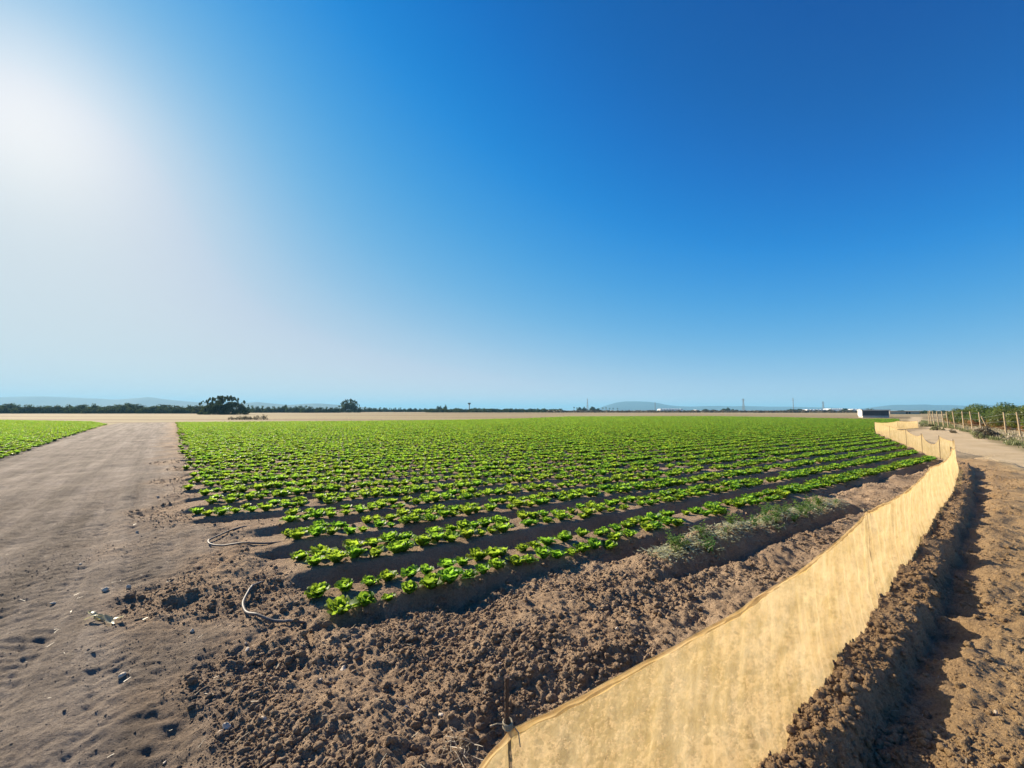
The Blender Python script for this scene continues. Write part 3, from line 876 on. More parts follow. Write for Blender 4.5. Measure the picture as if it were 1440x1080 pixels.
# ------------------------------------------------------------------ the insect net along the field
def build_fence():
    root = empty('net_fence', (FENCE[1][0], FENCE[1][1], 0))
    tag(root, 'long knee high fence of yellow see-through netting winding along the field edge', 'net fence')
    inv = np.array([FENCE[1][0], FENCE[1][1], 0.0])
    # stations along the whole fence
    xs, ys, tops, foldn, alo = [], [], [], [], []
    SAG = [.05, .05, .05, .06, .10, .08, .34, .18, .10, .06, .10, .08]
    acc = 0
    jx = []
    for i in range(len(FENCE) - 1):
        a = np.array(FENCE[i][:2]); b = np.array(FENCE[i + 1][:2]); L = np.linalg.norm(b - a)
        step = .02 if i < 3 else .06 if i < 5 else .12
        n = max(8, int(L / step))
        d = (b - a) / L; nr_ = np.array([d[1], -d[0]])
        for q in range(n + (i == len(FENCE) - 2)):
            t = q / n
            p = a + (b - a) * t
            # slack cloth bows outward between the stakes
            bow = .05 * math.sin(math.pi * t) * (1 if i % 2 else .6)
            p = p + nr_ * bow
            ht = FENCE[i][2] * (1 - t) + FENCE[i + 1][2] * t
            shp = (4 * t * (1 - t)) ** .75
            tops.append(ht - SAG[i] * shp + .010 * float(gnoise(np.array([acc + t * L]) * 1.9, np.array([2.2]), 351)[0]) * min(1, shp * 2))
            xs.append(p[0]); ys.append(p[1]); alo.append(acc + t * L)
            jx.append((nr_[0], nr_[1], min(t, 1 - t) * L))
        acc += L
    xs = np.array(xs); ys = np.array(ys); tops = np.array(tops); alo = np.array(alo); jx = np.array(jx)
    rows = 30
    vv = np.linspace(0, 1, rows)
    # the skirt is buried in the bank
    bx = xs + jx[:, 0] * .02; by = ys + jx[:, 1] * .02
    gz = height(bx, by) - .06
    n = len(xs)
    V = np.zeros((rows, n, 3))
    for r_i, v in enumerate(vv):
        z = gz + (tops - gz) * v
        # creases: long vertical ones, and pleats gathered at the ties
        sp = alo + .10 * np.sin(v * 2 + alo) 
        cre = .010 * gnoise(sp * 5.5, np.full(n, v * .8), 301) + .006 * gnoise(sp * 13, np.full(n, v * 1.3), 302) + .003 * gnoise(sp * 32, np.full(n, v * 2), 305)
        near = np.exp(-(jx[:, 2] / .30) ** 2)
        fanx = jx[:, 2] / (.16 + (1 - v) * .45)
        cre += near * .016 * v * np.sin(fanx * 7 + 1.0) * (1 - np.exp(-(jx[:, 2] / .03) ** 2))
        cre *= 1 - .8 * v ** 5
        blg = .03 * math.sin(v * math.pi) * gnoise(alo * .9, np.full(n, 3.3), 303) + .07 * (1 - v) ** 4
        wr = .006 * gnoise(alo * 3 + v * 6, np.full(n, v * 9), 304)
        off = cre + blg + wr
        V[r_i, :, 0] = xs + jx[:, 0] * off; V[r_i, :, 1] = ys + jx[:, 1] * off; V[r_i, :, 2] = z
    i = np.arange(rows - 1)[:, None]; j = np.arange(n - 1)[None]
    Q = np.stack([i * n + j, i * n + j + 1, (i + 1) * n + j + 1, (i + 1) * n + j], -1).reshape(-1, 4)
    me = mesh_np('net', V.reshape(-1, 3) - inv, [Q], NET, True)
    link('net', me, root)
    # folded top hem: a soft irregular roll of netting
    top = V[-1]
    hb = MB()
    st = 1
    pts = [(top[q, 0] - inv[0], top[q, 1] - inv[1], top[q, 2] - .004) for q in range(0, n, st)]
    rn = gnoise(alo * 2.7, alo * 0, 352) + .5 * gnoise(alo * 11, alo * 0, 353)
    rad = [max(.002, .0035 + .003 * rn[q]) for q in range(0, n, st)]
    hb.tube(pts, rad, 6)
    hb.build('hem', HEMNET, root, True)
    # loose fold of the hem hanging on our side
    fl = []
    fr = 5
    Vf = np.zeros((fr, n, 3))
    dp = .016 + .045 * np.clip(gnoise(alo * 1.1, alo * 0, 311) + .1, 0, 1) + .008 * gnoise(alo * 6, alo * 0, 312)
    for q in range(fr):
        t = q / (fr - 1)
        o2 = .012 * math.sin(t * 2.4) + .007 * gnoise(alo * 11, alo * 0 + t * 2, 313) * t
        Vf[q, :, 0] = top[:, 0] + jx[:, 0] * o2 - inv[0]; Vf[q, :, 1] = top[:, 1] + jx[:, 1] * o2 - inv[1]
        Vf[q, :, 2] = top[:, 2] + .004 - dp * t
    i = np.arange(fr - 1)[:, None]
    Q = np.stack([i * n + j, (i + 1) * n + j, (i + 1) * n + j + 1, i * n + j + 1], -1).reshape(-1, 4)
    link('hem_flap', mesh_np('hem_flap', Vf.reshape(-1, 3), [Q], HEMNET, True), root)
    # stakes
    for q, f in enumerate(FENCE):
        d0 = np.array(FENCE[min(q + 1, len(FENCE) - 1)][:2]) - np.array(FENCE[max(q - 1, 0)][:2]); d0 /= np.linalg.norm(d0)
        nn = np.array([d0[1], -d0[0]])
        p = np.array(f[:2]) - nn * .012 - inv[:2]
        h0 = float(height(np.array([f[0]]), np.array([f[1]]))[0])
        ext = .14 if q == 1 else .03
        b = MB()
        zs = np.linspace(h0 - .2, f[2] + ext, 42 if q < 4 else 8)
        b.tube([(p[0] + .004 * math.sin(z * 5), p[1], z) for z in zs], [(.0078 if (w_ % 2) else .0066) for w_ in range(len(zs))] if q < 4 else .008, 8)
        s_ = b.build('stake', RUST, root)
        if q < 5:
            b = MB()
            for lp in range(3):
                b.tube([(p[0] + .0125 * math.cos(t), p[1] + .0125 * math.sin(t), f[2] + .004 + lp * .006 + .003 * math.sin(t)) for t in np.linspace(0, 6.28, 13)], .003, 6)
            b.tube([(p[0] + .0125, p[1], f[2] + .01), (p[0] + .03, p[1] - .01, f[2] - .005), (p[0] + .035, p[1] - .015, f[2] - .04)], .0018, 5)
            b.tube([(p[0] - .012, p[1], f[2] + .01), (p[0] - .03, p[1] - .012, f[2] + .02), (p[0] - .05, p[1] - .015, f[2] + .015)], .0018, 5)
            b.build('tie', TWINE, s_)
build_fence()

# ------------------------------------------------------------------ irrigation hose loops, stones, scraps
def on_ground(pts, lift):
    pts = np.array(pts)
    return height(pts[:, 0], pts[:, 1]) + lift

def spline(pts, n=8):
    pts = [np.array(p, float) for p in pts]
    pts = [2 * pts[0] - pts[1]] + pts + [2 * pts[-1] - pts[-2]]
    out = []
    for i in range(1, len(pts) - 2):
        for q in range(n):
            t = q / n
            a, b, c, d = pts[i - 1:i + 3]
            out.append(.5 * ((2 * b) + (-a + c) * t + (2 * a - 5 * b + 4 * c - d) * t * t + (-a + 3 * b - 3 * c + d) * t ** 3))
    out.append(pts[-2])
    return out

def hose(pix, label, lifts):
    pts = [(*P(a, b, .03), l) for (a, b), l in zip(pix, lifts)]
    sp = spline(pts, 8)
    z = on_ground([q[:2] for q in sp], .016)
    ker = np.convolve(np.pad(z, 3, mode='edge'), np.ones(7) / 7, 'valid')
    z = np.maximum(z - .008, ker) + np.array([q[2] for q in sp])
    b = MB()
    b.tube([(q[0], q[1], zz) for q, zz in zip(sp, z)], .0115, 10)
    o = b.build('hose', HOSE, None, True)
    tag(o, label, 'hose', 'irrigation hoses at the row ends')
hose([(380, 806), (364, 813), (350, 828), (342, 843), (347, 856), (365, 863), (395, 866), (424, 863), (440, 852)],
     'grey irrigation hose curving out of the soil in front of the first lettuce bed', [-.05, .0, .015, .02, .02, .015, .01, -.01, -.06])
hose([(372, 731), (340, 739), (312, 747), (295, 754), (296, 760), (318, 763), (350, 764), (385, 760), (410, 752)],
     'thinner looking grey hose loop farther back, lying beside the short third bed', [-.06, -.01, .01, .015, .015, .01, .005, -.01, -.06])

stone_px = [(483, 931, 9, 'tall pale stone standing on the tilled soil below the front lettuces'),
            (452, 946, 5, None), (371, 1011, 11, 'broad pale stone lying left of a crusted patch near the bottom edge'),
            (318, 1013, 9, 'pale stone lying beside the broad stone on the track edge'), (171, 945, 9, 'chalky stone on the rutted track below the wilted leaves'),
            (348, 906, 7, 'pale stone beneath the large hose loop'), (346, 898, 4, None), (270, 884, 6, 'pale stone on the mound left of the hose loop'), (149, 827, 9, 'flat pale stone on the track among tyre prints'),
            (181, 822, 9, 'paler flat stone just right of another on the tyre prints'), (572, 986, 5, None), (76, 838, 5, None), (113, 790, 4, None),
            (310, 1022, 5, None), (222, 697, 5, None), (193, 743, 4, None), (232, 1050, 4, None), (505, 1000, 4, None), (620, 1000, 5, None),
            (704, 930, 5, None), (868, 890, 6, 'pale stone on the brown soil close to the net'), (1328, 1035, 5, None), (1024, 992, 4, None), (1395, 920, 4, None), (1400, 1000, 5, None), (1380, 860, 4, None)]
for q, (a, b_, wpx, lab) in enumerate(stone_px):
    p = P(a, b_)
    if polyline_dist(np.array([p[0]]), np.array([p[1]]), FX)[0][0] > 0 and a < 1100: continue
    sz = wpx / F * np.hypot(p[1], H) * .40
    V, Fc = clod_mesh(np.zeros((1, 3)), np.array([sz]), 2, 500 + q)
    me = mesh_np('stone', V, [Fc], STONE, False)
    o = link('stone', me, None, (p[0], p[1], float(height(p[:1], p[1:])[0]) + sz * .35))
    if lab: tag(o, lab, 'stone', 'pale stones on the soil')
    else: tag(o, 'small pale pebble lying on the bare brown soil', 'stone', 'pale stones on the soil')

# wilted lettuce leaves dropped on the track
def wilted():
    root = P(143, 868)
    z0 = float(height(root[:1], root[1:])[0])
    b = MB()
    r_ = random.Random(4)
    for i in range(8):
        az = r_.choice([r_.uniform(-.5, .5), r_.uniform(2.6, 3.7)]) ; L = r_.uniform(.07, .16); w = r_.uniform(.012, .026)
        ox, oy = r_.uniform(-.06, .06), r_.uniform(-.03, .03)
        V = []; Fc = []
        for u in range(6):
            t = u / 5
            ww = w * math.sin(.25 + t * 2.6)
            for s_ in (-1, 0, 1):
                lx = t * L; ly = s_ * ww
                V.append((ox + lx * math.cos(az) - ly * math.sin(az), oy + lx * math.sin(az) + ly * math.cos(az), .018 + .022 * math.sin(t * 3 + i) + .008 * abs(s_)))
        for u in range(5):
            for s_ in range(2):
                a = u * 3 + s_
                Fc.append((a, a + 1, a + 4, a + 3))
        b.add(V, Fc)
    o = b.build('wilted_lettuce', WILT, None, True, (root[0], root[1], z0))
    tag(o, 'pale wilted lettuce leaves dropped on the dirt track', 'dead leaves')
wilted()

def twigs():
    p = P(648, 1045)
    b = MB()
    r_ = random.Random(9)
    for i in range(26):
        a = r_.uniform(0, 6.28); L = r_.uniform(.05, .16)
        x, y = r_.gauss(0, .045), r_.gauss(0, .045)
        pts = []
        for t in np.linspace(0, 1, 5):
            pts.append((x + math.cos(a + t * r_.uniform(-.2, .6)) * L * t, y + math.sin(a) * L * t, .012 + .03 * math.sin(t * 3) * r_.random()))
        b.tube(pts, [.0016, .0015, .0013, .001, .0006], 4)
    o = b.build('dry_twigs', STRAW, None, False, (p[0], p[1], float(height(p[:1], p[1:])[0])))
    tag(o, 'small tangle of dry straw twigs on the soil beside the rusty stake', 'twigs')
twigs()

# ------------------------------------------------------------------ weeds of the half cleared bed
def weed_mesh(seed, mtl, hgt=.16, nstem=5, leaf=.035):
    r_ = random.Random(seed)
    b = MB()
    for s_ in range(nstem):
        a = r_.uniform(0, 6.28); ln = r_.uniform(.2, .9); L = hgt * r_.uniform(.6, 1.15)
        pts = [(math.cos(a) * L * ln * t ** 1.3 * .8, math.sin(a) * L * ln * t ** 1.3 * .8, L * t * (1 - .2 * t)) for t in np.linspace(0, 1, 5)]
        b.tube(pts, [.003, .0026, .002, .0016, .001], 4)
        for q in range(9):
            t = r_.uniform(.2, 1)
            i = min(3, int(t * 4)); f = t * 4 - i
            p = np.array(pts[i]) * (1 - f) + np.array(pts[i + 1]) * f
            az = r_.uniform(0, 6.28); el = r_.uniform(-.2, .8); ll = leaf * r_.uniform(.6, 1.3); w = ll * .32
            d = np.array([math.cos(az) * math.cos(el), math.sin(az) * math.cos(el), math.sin(el)])
            sd = np.array([-math.sin(az), math.cos(az), 0]) * w
            b.add([p, p + d * ll * .5 + sd, p + d * ll + np.array([0, 0, -.3 * ll]), p + d * ll * .5 - sd], [(0, 1, 2, 3)])
    return b.mesh('weed', mtl)
WM = [weed_mesh(i, WEEDG, .17, 6) for i in range(4)]
r_ = random.Random(21)
for q in range(60):
    s_ = r_.uniform(4.3, 9.2); off = r_.gauss(-.02, .10)
    c_ = float(bed_c(np.array([-1.0]), np.array([s_]))[0]) + off
    if q > 48: c_ += .38; s_ = r_.uniform(6, 9)
    p = ndir * c_ + tdir * s_
    o = link('weed', WM[q % 4], None, (p[0], p[1], float(height(p[:1], p[1:])[0]) - .01))
    o.rotation_euler = (0, 0, r_.uniform(0, 6.28)); o.scale = (r_.uniform(.7, 1.45),) * 3
    tag(o, 'green leafy weed growing on the half cleared bed nearest the net', 'weed', 'weeds on the half cleared bed')

def litter():
    r2 = np.random.default_rng(5)
    n = 4200
    s_ = r2.uniform(4.1, 9.3, n); off = r2.normal(-.02, .11, n)
    c_ = bed_c(np.full(n, -1.0), s_) + off
    pos = ndir[None] * c_[:, None] + tdir[None] * s_[:, None]
    z = height(pos[:, 0], pos[:, 1]) + r2.uniform(.004, .05, n)
    az = r2.uniform(0, 6.28, n); L = r2.uniform(.02, .10, n); W = r2.uniform(.003, .016, n); el = r2.uniform(-.3, .5, n)
    d = np.stack([np.cos(az) * np.cos(el), np.sin(az) * np.cos(el), np.sin(el)], 1)
    sd = np.stack([-np.sin(az), np.cos(az), np.zeros(n)], 1)
    p0 = np.column_stack([pos, z])
    V = np.stack([p0 - sd * W[:, None] * .3, p0 + d * L[:, None] * .5 + sd * W[:, None], p0 + d * L[:, None], p0 + d * L[:, None] * .5 - sd * W[:, None]], 1).reshape(-1, 3)
    Q = np.arange(4 * n).reshape(-1, 4)
    me = mesh_np('dead_weeds', V, [Q], WILT)
    tag(link('dead_weeds', me), 'mat of pale dead weeds and leaf litter covering the half cleared bed', 'dead weeds', kind='stuff')
litter()

# small pale straw bits on the bare soil
def straw_bits():
    r2 = np.random.default_rng(15)
    n = 600
    rr = np.exp(r2.uniform(math.log(1.6), math.log(14), n)); tt = np.radians(r2.uniform(-60, 58, n))
    x, y = rr * np.sin(tt), rr * np.cos(tt)
    zn = zones(x, y)
    ok = (np.abs(zn['fd']) > .15) & (zn['bed'] < .3)
    x, y = x[ok], y[ok]; n = len(x)
    z = height(x, y) + .012
    az = r2.uniform(0, 6.28, n); L = r2.uniform(.012, .06, n); W = r2.uniform(.0012, .004, n); el = r2.uniform(-.05, .35, n)
    d = np.stack([np.cos(az) * np.cos(el), np.sin(az) * np.cos(el), np.sin(el)], 1)
    sd = np.stack([-np.sin(az), np.cos(az), np.zeros(n)], 1)
    p0 = np.column_stack([x, y, z])
    V = np.stack([p0 - sd * W[:, None], p0 + sd * W[:, None], p0 + d * L[:, None] + sd * W[:, None] * .6, p0 + d * L[:, None] - sd * W[:, None] * .6], 1).reshape(-1, 3)
    me = mesh_np('straw', V, [np.arange(4 * n).reshape(-1, 4)], STRAW)
    tag(link('straw', me), 'bits of pale straw strewn over the bare soil', 'straw', kind='stuff')
straw_bits()

# ------------------------------------------------------------------ foliage builder
def leaf_cloud(centres, radii, n, size, seed, squash=.75, up=.3):
    """many small leaf faces spread through clumps: outline uneven, gaps left between the clumps"""
    r2 = np.random.default_rng(seed)
    m = len(centres)
    w = np.asarray(radii) ** 2; w = w / w.sum()
    pick = r2.choice(m, n, p=w)
    d = r2.normal(size=(n, 3)); d /= np.linalg.norm(d, axis=1)[:, None]
    rad = r2.uniform(.35, 1.0, n) ** .5
    pos = np.asarray(centres)[pick] + d * rad[:, None] * np.asarray(radii)[pick][:, None] * np.array([1, 1, squash])
    nrm = d + r2.normal(0, .6, (n, 3)); nrm[:, 2] += up
    nrm /= np.linalg.norm(nrm, axis=1)[:, None]
    t1 = np.cross(nrm, r2.normal(size=(n, 3))); t1 /= np.linalg.norm(t1, axis=1)[:, None]
    t2 = np.cross(nrm, t1)
    sz = size * r2.uniform(.6, 1.4, n)
    a = t1 * sz[:, None]; b = t2 * sz[:, None] * .55
    V = np.stack([pos - a, pos + b, pos + a, pos - b], 1).reshape(-1, 3)
    return V, np.arange(4 * n).reshape(-1, 4)

def clumps(seed, w, h, base, n, flat=0):
    r2 = random.Random(seed)
    C, Rr = [], []
    for i in range(n):
        a = r2.uniform(0, 6.28); q = math.sqrt(r2.random())
        x, y = math.cos(a) * q * w * .40, math.sin(a) * q * w * .40
        topz = h * (1 - .55 * q * q) * r2.uniform(.8, 1.03)
        z = r2.uniform(base, max(base + .01, topz - .12 * h))
        C.append((x, y, z)); Rr.append(r2.uniform(.13, .22) * min(w, h * 1.4))
    return np.array(C), np.array(Rr)

def dome(seed, w, h, n, rad):
    r2 = random.Random(seed)
    C, Rr = [], []
    while len(C) < n:
        x, y, z = r2.uniform(-1, 1), r2.uniform(-1, 1), r2.uniform(0, 1)
        q = math.hypot(x, y)
        lim = (1 - max(0, z - .12) ** 2 * 1.25) * (.93 + .10 * math.sin(math.atan2(y, x) * 3 + seed) + .07 * math.sin(math.atan2(y, x) * 7))
        if q > lim or q < lim * .35: continue
        C.append((x * w * .5 * (1 - rad), y * w * .5 * (1 - rad), z * h * (1 - rad))); Rr.append(rad * h * r2.uniform(.7, 1.3))
    return np.array(C), np.array(Rr)

def tree_trunk(seed, h, w, r0, nlimb=5, low=False):
    r2 = random.Random(seed)
    b = MB()
    if not low:
        b.tube([(0, 0, -.3), (.02 * h * r2.uniform(-1, 1), 0, h * .2), (.03 * h * r2.uniform(-1, 1), .02 * h, h * .45), (0, 0, h * .75)], [r0 * 1.3, r0, r0 * .7, r0 * .25], 7)
    for i in range(nlimb):
        a = i * 6.28 / nlimb + r2.uniform(-.4, .4)
        z0 = h * r2.uniform(.1, .35) if not low else -.1
        b.tube([(0, 0, z0), (math.cos(a) * w * .16, math.sin(a) * w * .16, z0 + h * .22), (math.cos(a) * w * .33, math.sin(a) * w * .33, z0 + h * .45)], [r0 * .6, r0 * .4, r0 * .12], 6)
    return b.mesh('trunk', BARK)

def tree_kind(seed, w, h, mtl, n, size, ncl=16, base=.15, low=False, r0=.12):
    C, Rr = dome(seed, w, h, ncl * 2, .17)
    V, Q = leaf_cloud(C, Rr, n, size, seed, 1.0)
    V[:, 2] = np.maximum(V[:, 2], .02)
    return mesh_np('crown', V, [Q], mtl), tree_trunk(seed, h, w, r0, low=low)

def plant_tree(name, kind, loc, sc, rz, label, cat, group=None, szs=None):
    t = empty(name, (loc[0], loc[1], 0.0), rz)
    t.scale = szs if szs is not None else (sc,) * 3
    link('crown', kind[0], t); link('trunk', kind[1], t)
    tag(t, label, cat, group)
    return t

# citrus orchard beyond the post fence, right
r_ = random.Random(31)
CIT = []
for i in range(4):
    C, Rr = clumps(60 + i, 3.0, 2.35, .75, 22)
    V, Q = leaf_cloud(C, Rr, 8000, .055, 60 + i)
    V[:, 2] = np.maximum(V[:, 2], .3)
    crown = mesh_np('crown', V, [Q], CITRUS)
    C2, R2 = clumps(90 + i, 3.1, 1.6, .30, 18)
    V2, Q2 = leaf_cloud(C2, R2 * .9, 3200, .05, 90 + i)
    V2[:, 2] = np.maximum(V2[:, 2], .15)
    skirt = mesh_np('dry_foliage', V2, [Q2], RUSTY)
    CIT.append((crown, tree_trunk(60 + i, 2.0, 2.6, .08), skirt))
cnt = 0
for row in range(2):
    for q in range(24):
        t = -14.0 + q * 2.25 + r_.uniform(-.3, .3)
        if t > 36: continue
        p = _f1 + ofd * t + ofn * (2.6 + row * 4.2 + r_.uniform(-.3, .3))
        pxx = 720 + F * p[0] / p[1]
        if pxx < 1345 or pxx > 1760: continue
        kd = CIT[cnt % 4]; cnt += 1
        sc = r_.uniform(.92, 1.1)
        lab = ('leafy citrus tree in the row right behind the wooden post fence' if row == 0 else 'leafy citrus tree in the rear row, showing above the trees behind the post fence')
        tr = plant_tree('citrus_tree', kd, p, sc, r_.uniform(0, 6.28), lab, 'tree', 'citrus trees of the front row' if row == 0 else 'citrus trees of the rear row')
        sk = link('dry_foliage', kd[2], tr)
        sk['label'] = 'rusty brown lower foliage'

# wooden post fence of the orchard
def post_fence():
    root = empty('post_fence', (_f1[0], _f1[1], 0))
    tag(root, 'fence of pale leaning wooden posts and wire along the citrus orchard', 'post fence')
    r2 = random.Random(8)
    tops = []
    for px in (1640, 1590, 1545, 1510, 1480, 1455, 1432, 1412, 1389, 1377, 1365.5, 1353, 1341, 1331.5, 1325, 1318, 1312, 1308, 1305):
        # meet the fence line on this bearing
        u = (px - 720) / F
        t = (u * _f1[1] - _f1[0]) / (ofd[0] - u * ofd[1])
        p = _f1 + ofd * t
        lean = -.10 if px != 1389 else -.42
        hgt = 1.62 + r2.uniform(-.06, .08) if px != 1389 else 1.25
        lx = lean * hgt * r2.uniform(.3, 1.0) if px != 1389 else lean * hgt
        b = MB()
        a = p - _f1
        b.tube([(a[0], a[1], -.2), (a[0] + lx * .5, a[1] + .02, hgt * .5), (a[0] + lx, a[1] + .03, hgt)], [.050, .044, .038], 8, wob=.1)
        b.build('post', WOOD, root)
        tops.append((a[0] + lx, a[1] + .03, hgt))
    for zf in (.35, .62, .92):
        b = MB()
        b.tube([(a[0], a[1] - .05, a[2] * zf) for a in tops], .006, 5)
        b.build('wire', WIRE, root)
post_fence()

# ------------------------------------------------------------------ verge weeds and scrub on the right
def tufts(name, poly, n, hgt, mtl, seed, label, cat, wid=.006):
    r2 = np.random.default_rng(seed)
    poly = np.array(poly)
    lo, hi = poly.min(0), poly.max(0)
    x = r2.uniform(lo[0], hi[0], n * 6); y = r2.uniform(lo[1], hi[1], n * 6)
    ok = (poly_sd(x, y, [tuple(p) for p in poly]) > 0) & (fbm(x * .45, y * .45, 3, seed) > -.12)
    x, y = x[ok][:n], y[ok][:n]; n = len(x)
    B = 14
    x = np.repeat(x, B) + r2.normal(0, .07, n * B); y = np.repeat(y, B) + r2.normal(0, .07, n * B); m = len(x)
    az = r2.uniform(0, 6.28, m); L = hgt * r2.uniform(.4, 1.2, m); ln = r2.uniform(.1, .8, m)
    z = height(x, y, fine=False)
    d = np.stack([np.cos(az) * ln, np.sin(az) * ln, np.ones(m)], 1); d /= np.linalg.norm(d, axis=1)[:, None]
    sd = np.stack([-np.sin(az), np.cos(az), np.zeros(m)], 1) * wid
    p0 = np.column_stack([x, y, z]); mid = p0 + d * (L * .55)[:, None]
    tip = p0 + d * L[:, None]; tip[:, 2] -= .25 * L * ln
    V = np.stack([p0 - sd, p0 + sd, mid + sd * 1.3, tip, mid - sd * 1.3], 1).reshape(-1, 3)
    me = mesh_np(name, V, [np.arange(5 * m).reshape(-1, 5)], mtl)
    tag(link(name, me), label, cat, kind='stuff')
tufts('verge_grass', [g(1450, 637), g(1345, 604), g(1292, 597.5), g(1296, 592), g(1400, 606), g(1455, 620)], 2600, .26, PALEG, 3,
      'low green and straw weeds along the verge of the beige road', 'weeds', .014)
tufts('dry_grass', [g(1450, 628), g(1345, 602), g(1340, 598), g(1450, 612)], 1500, .3, STRAW, 13, 'dry straw coloured grass at the foot of the post fence', 'dry grass', .012)
tufts('corner_weeds', [g(1246, 600), g(1272, 598), g(1272, 601.5), g(1262, 603)], 160, .2, GREYB, 23, 'grey brown weeds behind the far bend of the net', 'weeds', .02)

def bush(seed, w, h, mtl, n, size):
    C, Rr = clumps(seed, w, h, h * .12, 16)
    V, Q = leaf_cloud(C, Rr, n, size, seed, 1.0, .1)
    V[:, 2] = np.maximum(V[:, 2], .01)
    b = MB()
    r2 = random.Random(seed)
    for i in range(8):
        a = r2.uniform(0, 6.28); e = r2.uniform(.1, .45) * w
        b.tube([(0, 0, -.05), (math.cos(a) * e * .5, math.sin(a) * e * .5, h * .45), (math.cos(a) * e, math.sin(a) * e, h * r2.uniform(.6, .9))], [.02 * w, .012 * w, .004 * w], 5)
    return mesh_np('foliage', V, [Q], mtl), b.mesh('stems', BARK)
def put_bush(px, py, wpx, hpx, mtl, n, seed, label, name='scrub_bush', group=None):
    p = P(px, py); dep = p[1]
    w, h = wpx / F * dep, hpx / F * dep
    fo, stm = bush(seed, w, h, mtl, n, .028 * (w + h))
    t = empty(name, (p[0], p[1], float(height(p[:1], p[1:], fine=False)[0])))
    link('foliage', fo, t); link('stems', stm, t)
    tag(t, label, 'bush', group)
put_bush(1389, 615, 24, 18, GREYB, 1600, 201, 'rounded grey brown bush leaning against the orchard posts', )
put_bush(1376, 617, 16, 11, PALEG, 900, 206, 'pale green bush left of the rounded brown bush')
put_bush(1339, 609, 11, 6, GREYB, 700, 202, 'small dark tumbleweed bush at the edge of the beige road')
put_bush(1303, 600, 18, 6, PALEG, 900, 203, 'low green bush at the far start of the road verge')
put_bush(1318, 605, 16, 7, PALEG, 900, 204, 'spreading green weed bush midway along the road verge')
put_bush(1258, 599, 10, 3.5, GREYB, 400, 205, 'low brown bush behind the far bend of the net')
for q, px in enumerate((326, 337, 344, 352, 361, 371)):
    put_bush(px, 590.3, 11, 6 + (q * 7 % 3), GREYB, 350, 210 + q, 'grey scrub bush at the far left end of the lettuce rows', group='grey scrub along the far lettuce edge')

# ------------------------------------------------------------------ far trees
r_ = random.Random(77)
DK = [tree_kind(300 + i, 6.0, 6.0, DARKT, 2600, .27, 30, .02, True, .15) for i in range(5)]
HD = [tree_kind(320 + i, 6.5, 4.2, DARKT, 2000, .25, 28, .02, True, .12) for i in range(4)]
def far_tree(px, ytop, wpx, depth, kinds, label, group=None, name='tree', cat='tree'):
    h = ztop(ytop, depth); w = wpx / F * depth
    kd = kinds[r_.randrange(len(kinds))]
    ref = 6.0 if kinds is DK else 4.2
    refw = 6.0 if kinds is DK else 6.5
    p = D(px, depth)
    return plant_tree(name, kd, p, 1, r_.uniform(0, 6.28), label, cat, group, (w / refw, w / refw, h / ref))
def dep(y): return H * F / (y - 577)
# tree belt on the left, two staggered lines
for px in np.arange(-60, 284, 9.0):
    yt = 569.2 + 1.2 * math.sin(px * .13) + r_.uniform(-.8, .8)
    if 150 < px < 205: yt -= 2.4 * (1 - abs(px - 178) / 30)
    if px < 22: yt -= 2.3
    far_tree(px + r_.uniform(-2, 2), yt - 2.0, r_.uniform(17, 23), 232 + r_.uniform(-6, 12), DK, 'dark green tree of the dense belt along the left horizon', 'trees of the left horizon belt')
for px in np.arange(-60, 284, 11.0):
    far_tree(px, 571.5 + r_.uniform(-.6, .6), 20, 224 + r_.uniform(-3, 3), HD, 'low bushy tree at the foot of the left horizon belt', 'low trees of the left horizon belt')
# orchard line from the big bush to the second tree
for px in np.arange(340, 482, 7.5):
    far_tree(px, 569.6 + r_.uniform(-.7, .9) + (1.2 if px > 440 else 0), r_.uniform(13, 17), 300 + r_.uniform(-6, 10), HD, 'round green orchard tree between the big bush and the lone dark tree', 'orchard trees left of the lone dark tree')
far_tree(402, 567.2, 9, 330, DK, 'small tree top rising above the orchard line')
# big bush and second tree: own shapes
def special(px, depth, ytop, wpx, seed, n, label, ncl=34, sz=.32, name='large_bush', cat='bush'):
    h = ztop(ytop, depth); w = wpx / F * depth
    C, Rr = dome(seed, w, h, ncl * 2, .12)
    V, Q = leaf_cloud(C, Rr, n, sz, seed, 1.0)
    r2 = random.Random(seed)
    # feathery shoots at the rim
    Cs = []; Rs = []
    for i in range(90):
        a = r2.uniform(0, 6.28); q = r2.uniform(.1, .95)
        zt = h * math.sqrt(max(.05, 1 - .85 * q * q)) * r2.uniform(.88, 1.06)
        Cs.append((math.cos(a) * q * w * .47, math.sin(a) * q * w * .47, zt)); Rs.append(r2.uniform(.02, .05) * h)
    V2, Q2 = leaf_cloud(np.array(Cs), np.array(Rs), n // 3, sz * .8, seed + 1, 2.2)
    V = np.vstack([V, V2]); Q = np.vstack([Q, Q2 + len(Q) * 4])
    V[:, 2] = np.maximum(V[:, 2], .05)
    t = empty(name, (*D(px, depth), 0))
    link('crown', mesh_np('crown', V, [Q], DARKT), t)
    link('trunk', tree_trunk(seed, h, w, .22, 8, True), t)
    tag(t, label, cat)
special(315, 175, 558.8, 74, 401, 15000, 'big feathery dark bush standing alone on the dry land at left', 90, .26)
special(492, 330, 562.5, 32, 402, 7000, 'lone dark round tree near the left of centre horizon', 60, .36, 'round_tree', 'tree')
for px in np.arange(486, 614, 7.0):
    if abs(px - 492) < 12: continue
    far_tree(px, 571.4 + .018 * (px - 500) + r_.uniform(-.5, .5), r_.uniform(10, 13), 420 + r_.uniform(-8, 8), HD, 'green tree of the low belt between the lone dark tree and the tall clump', 'trees of the middle low belt')
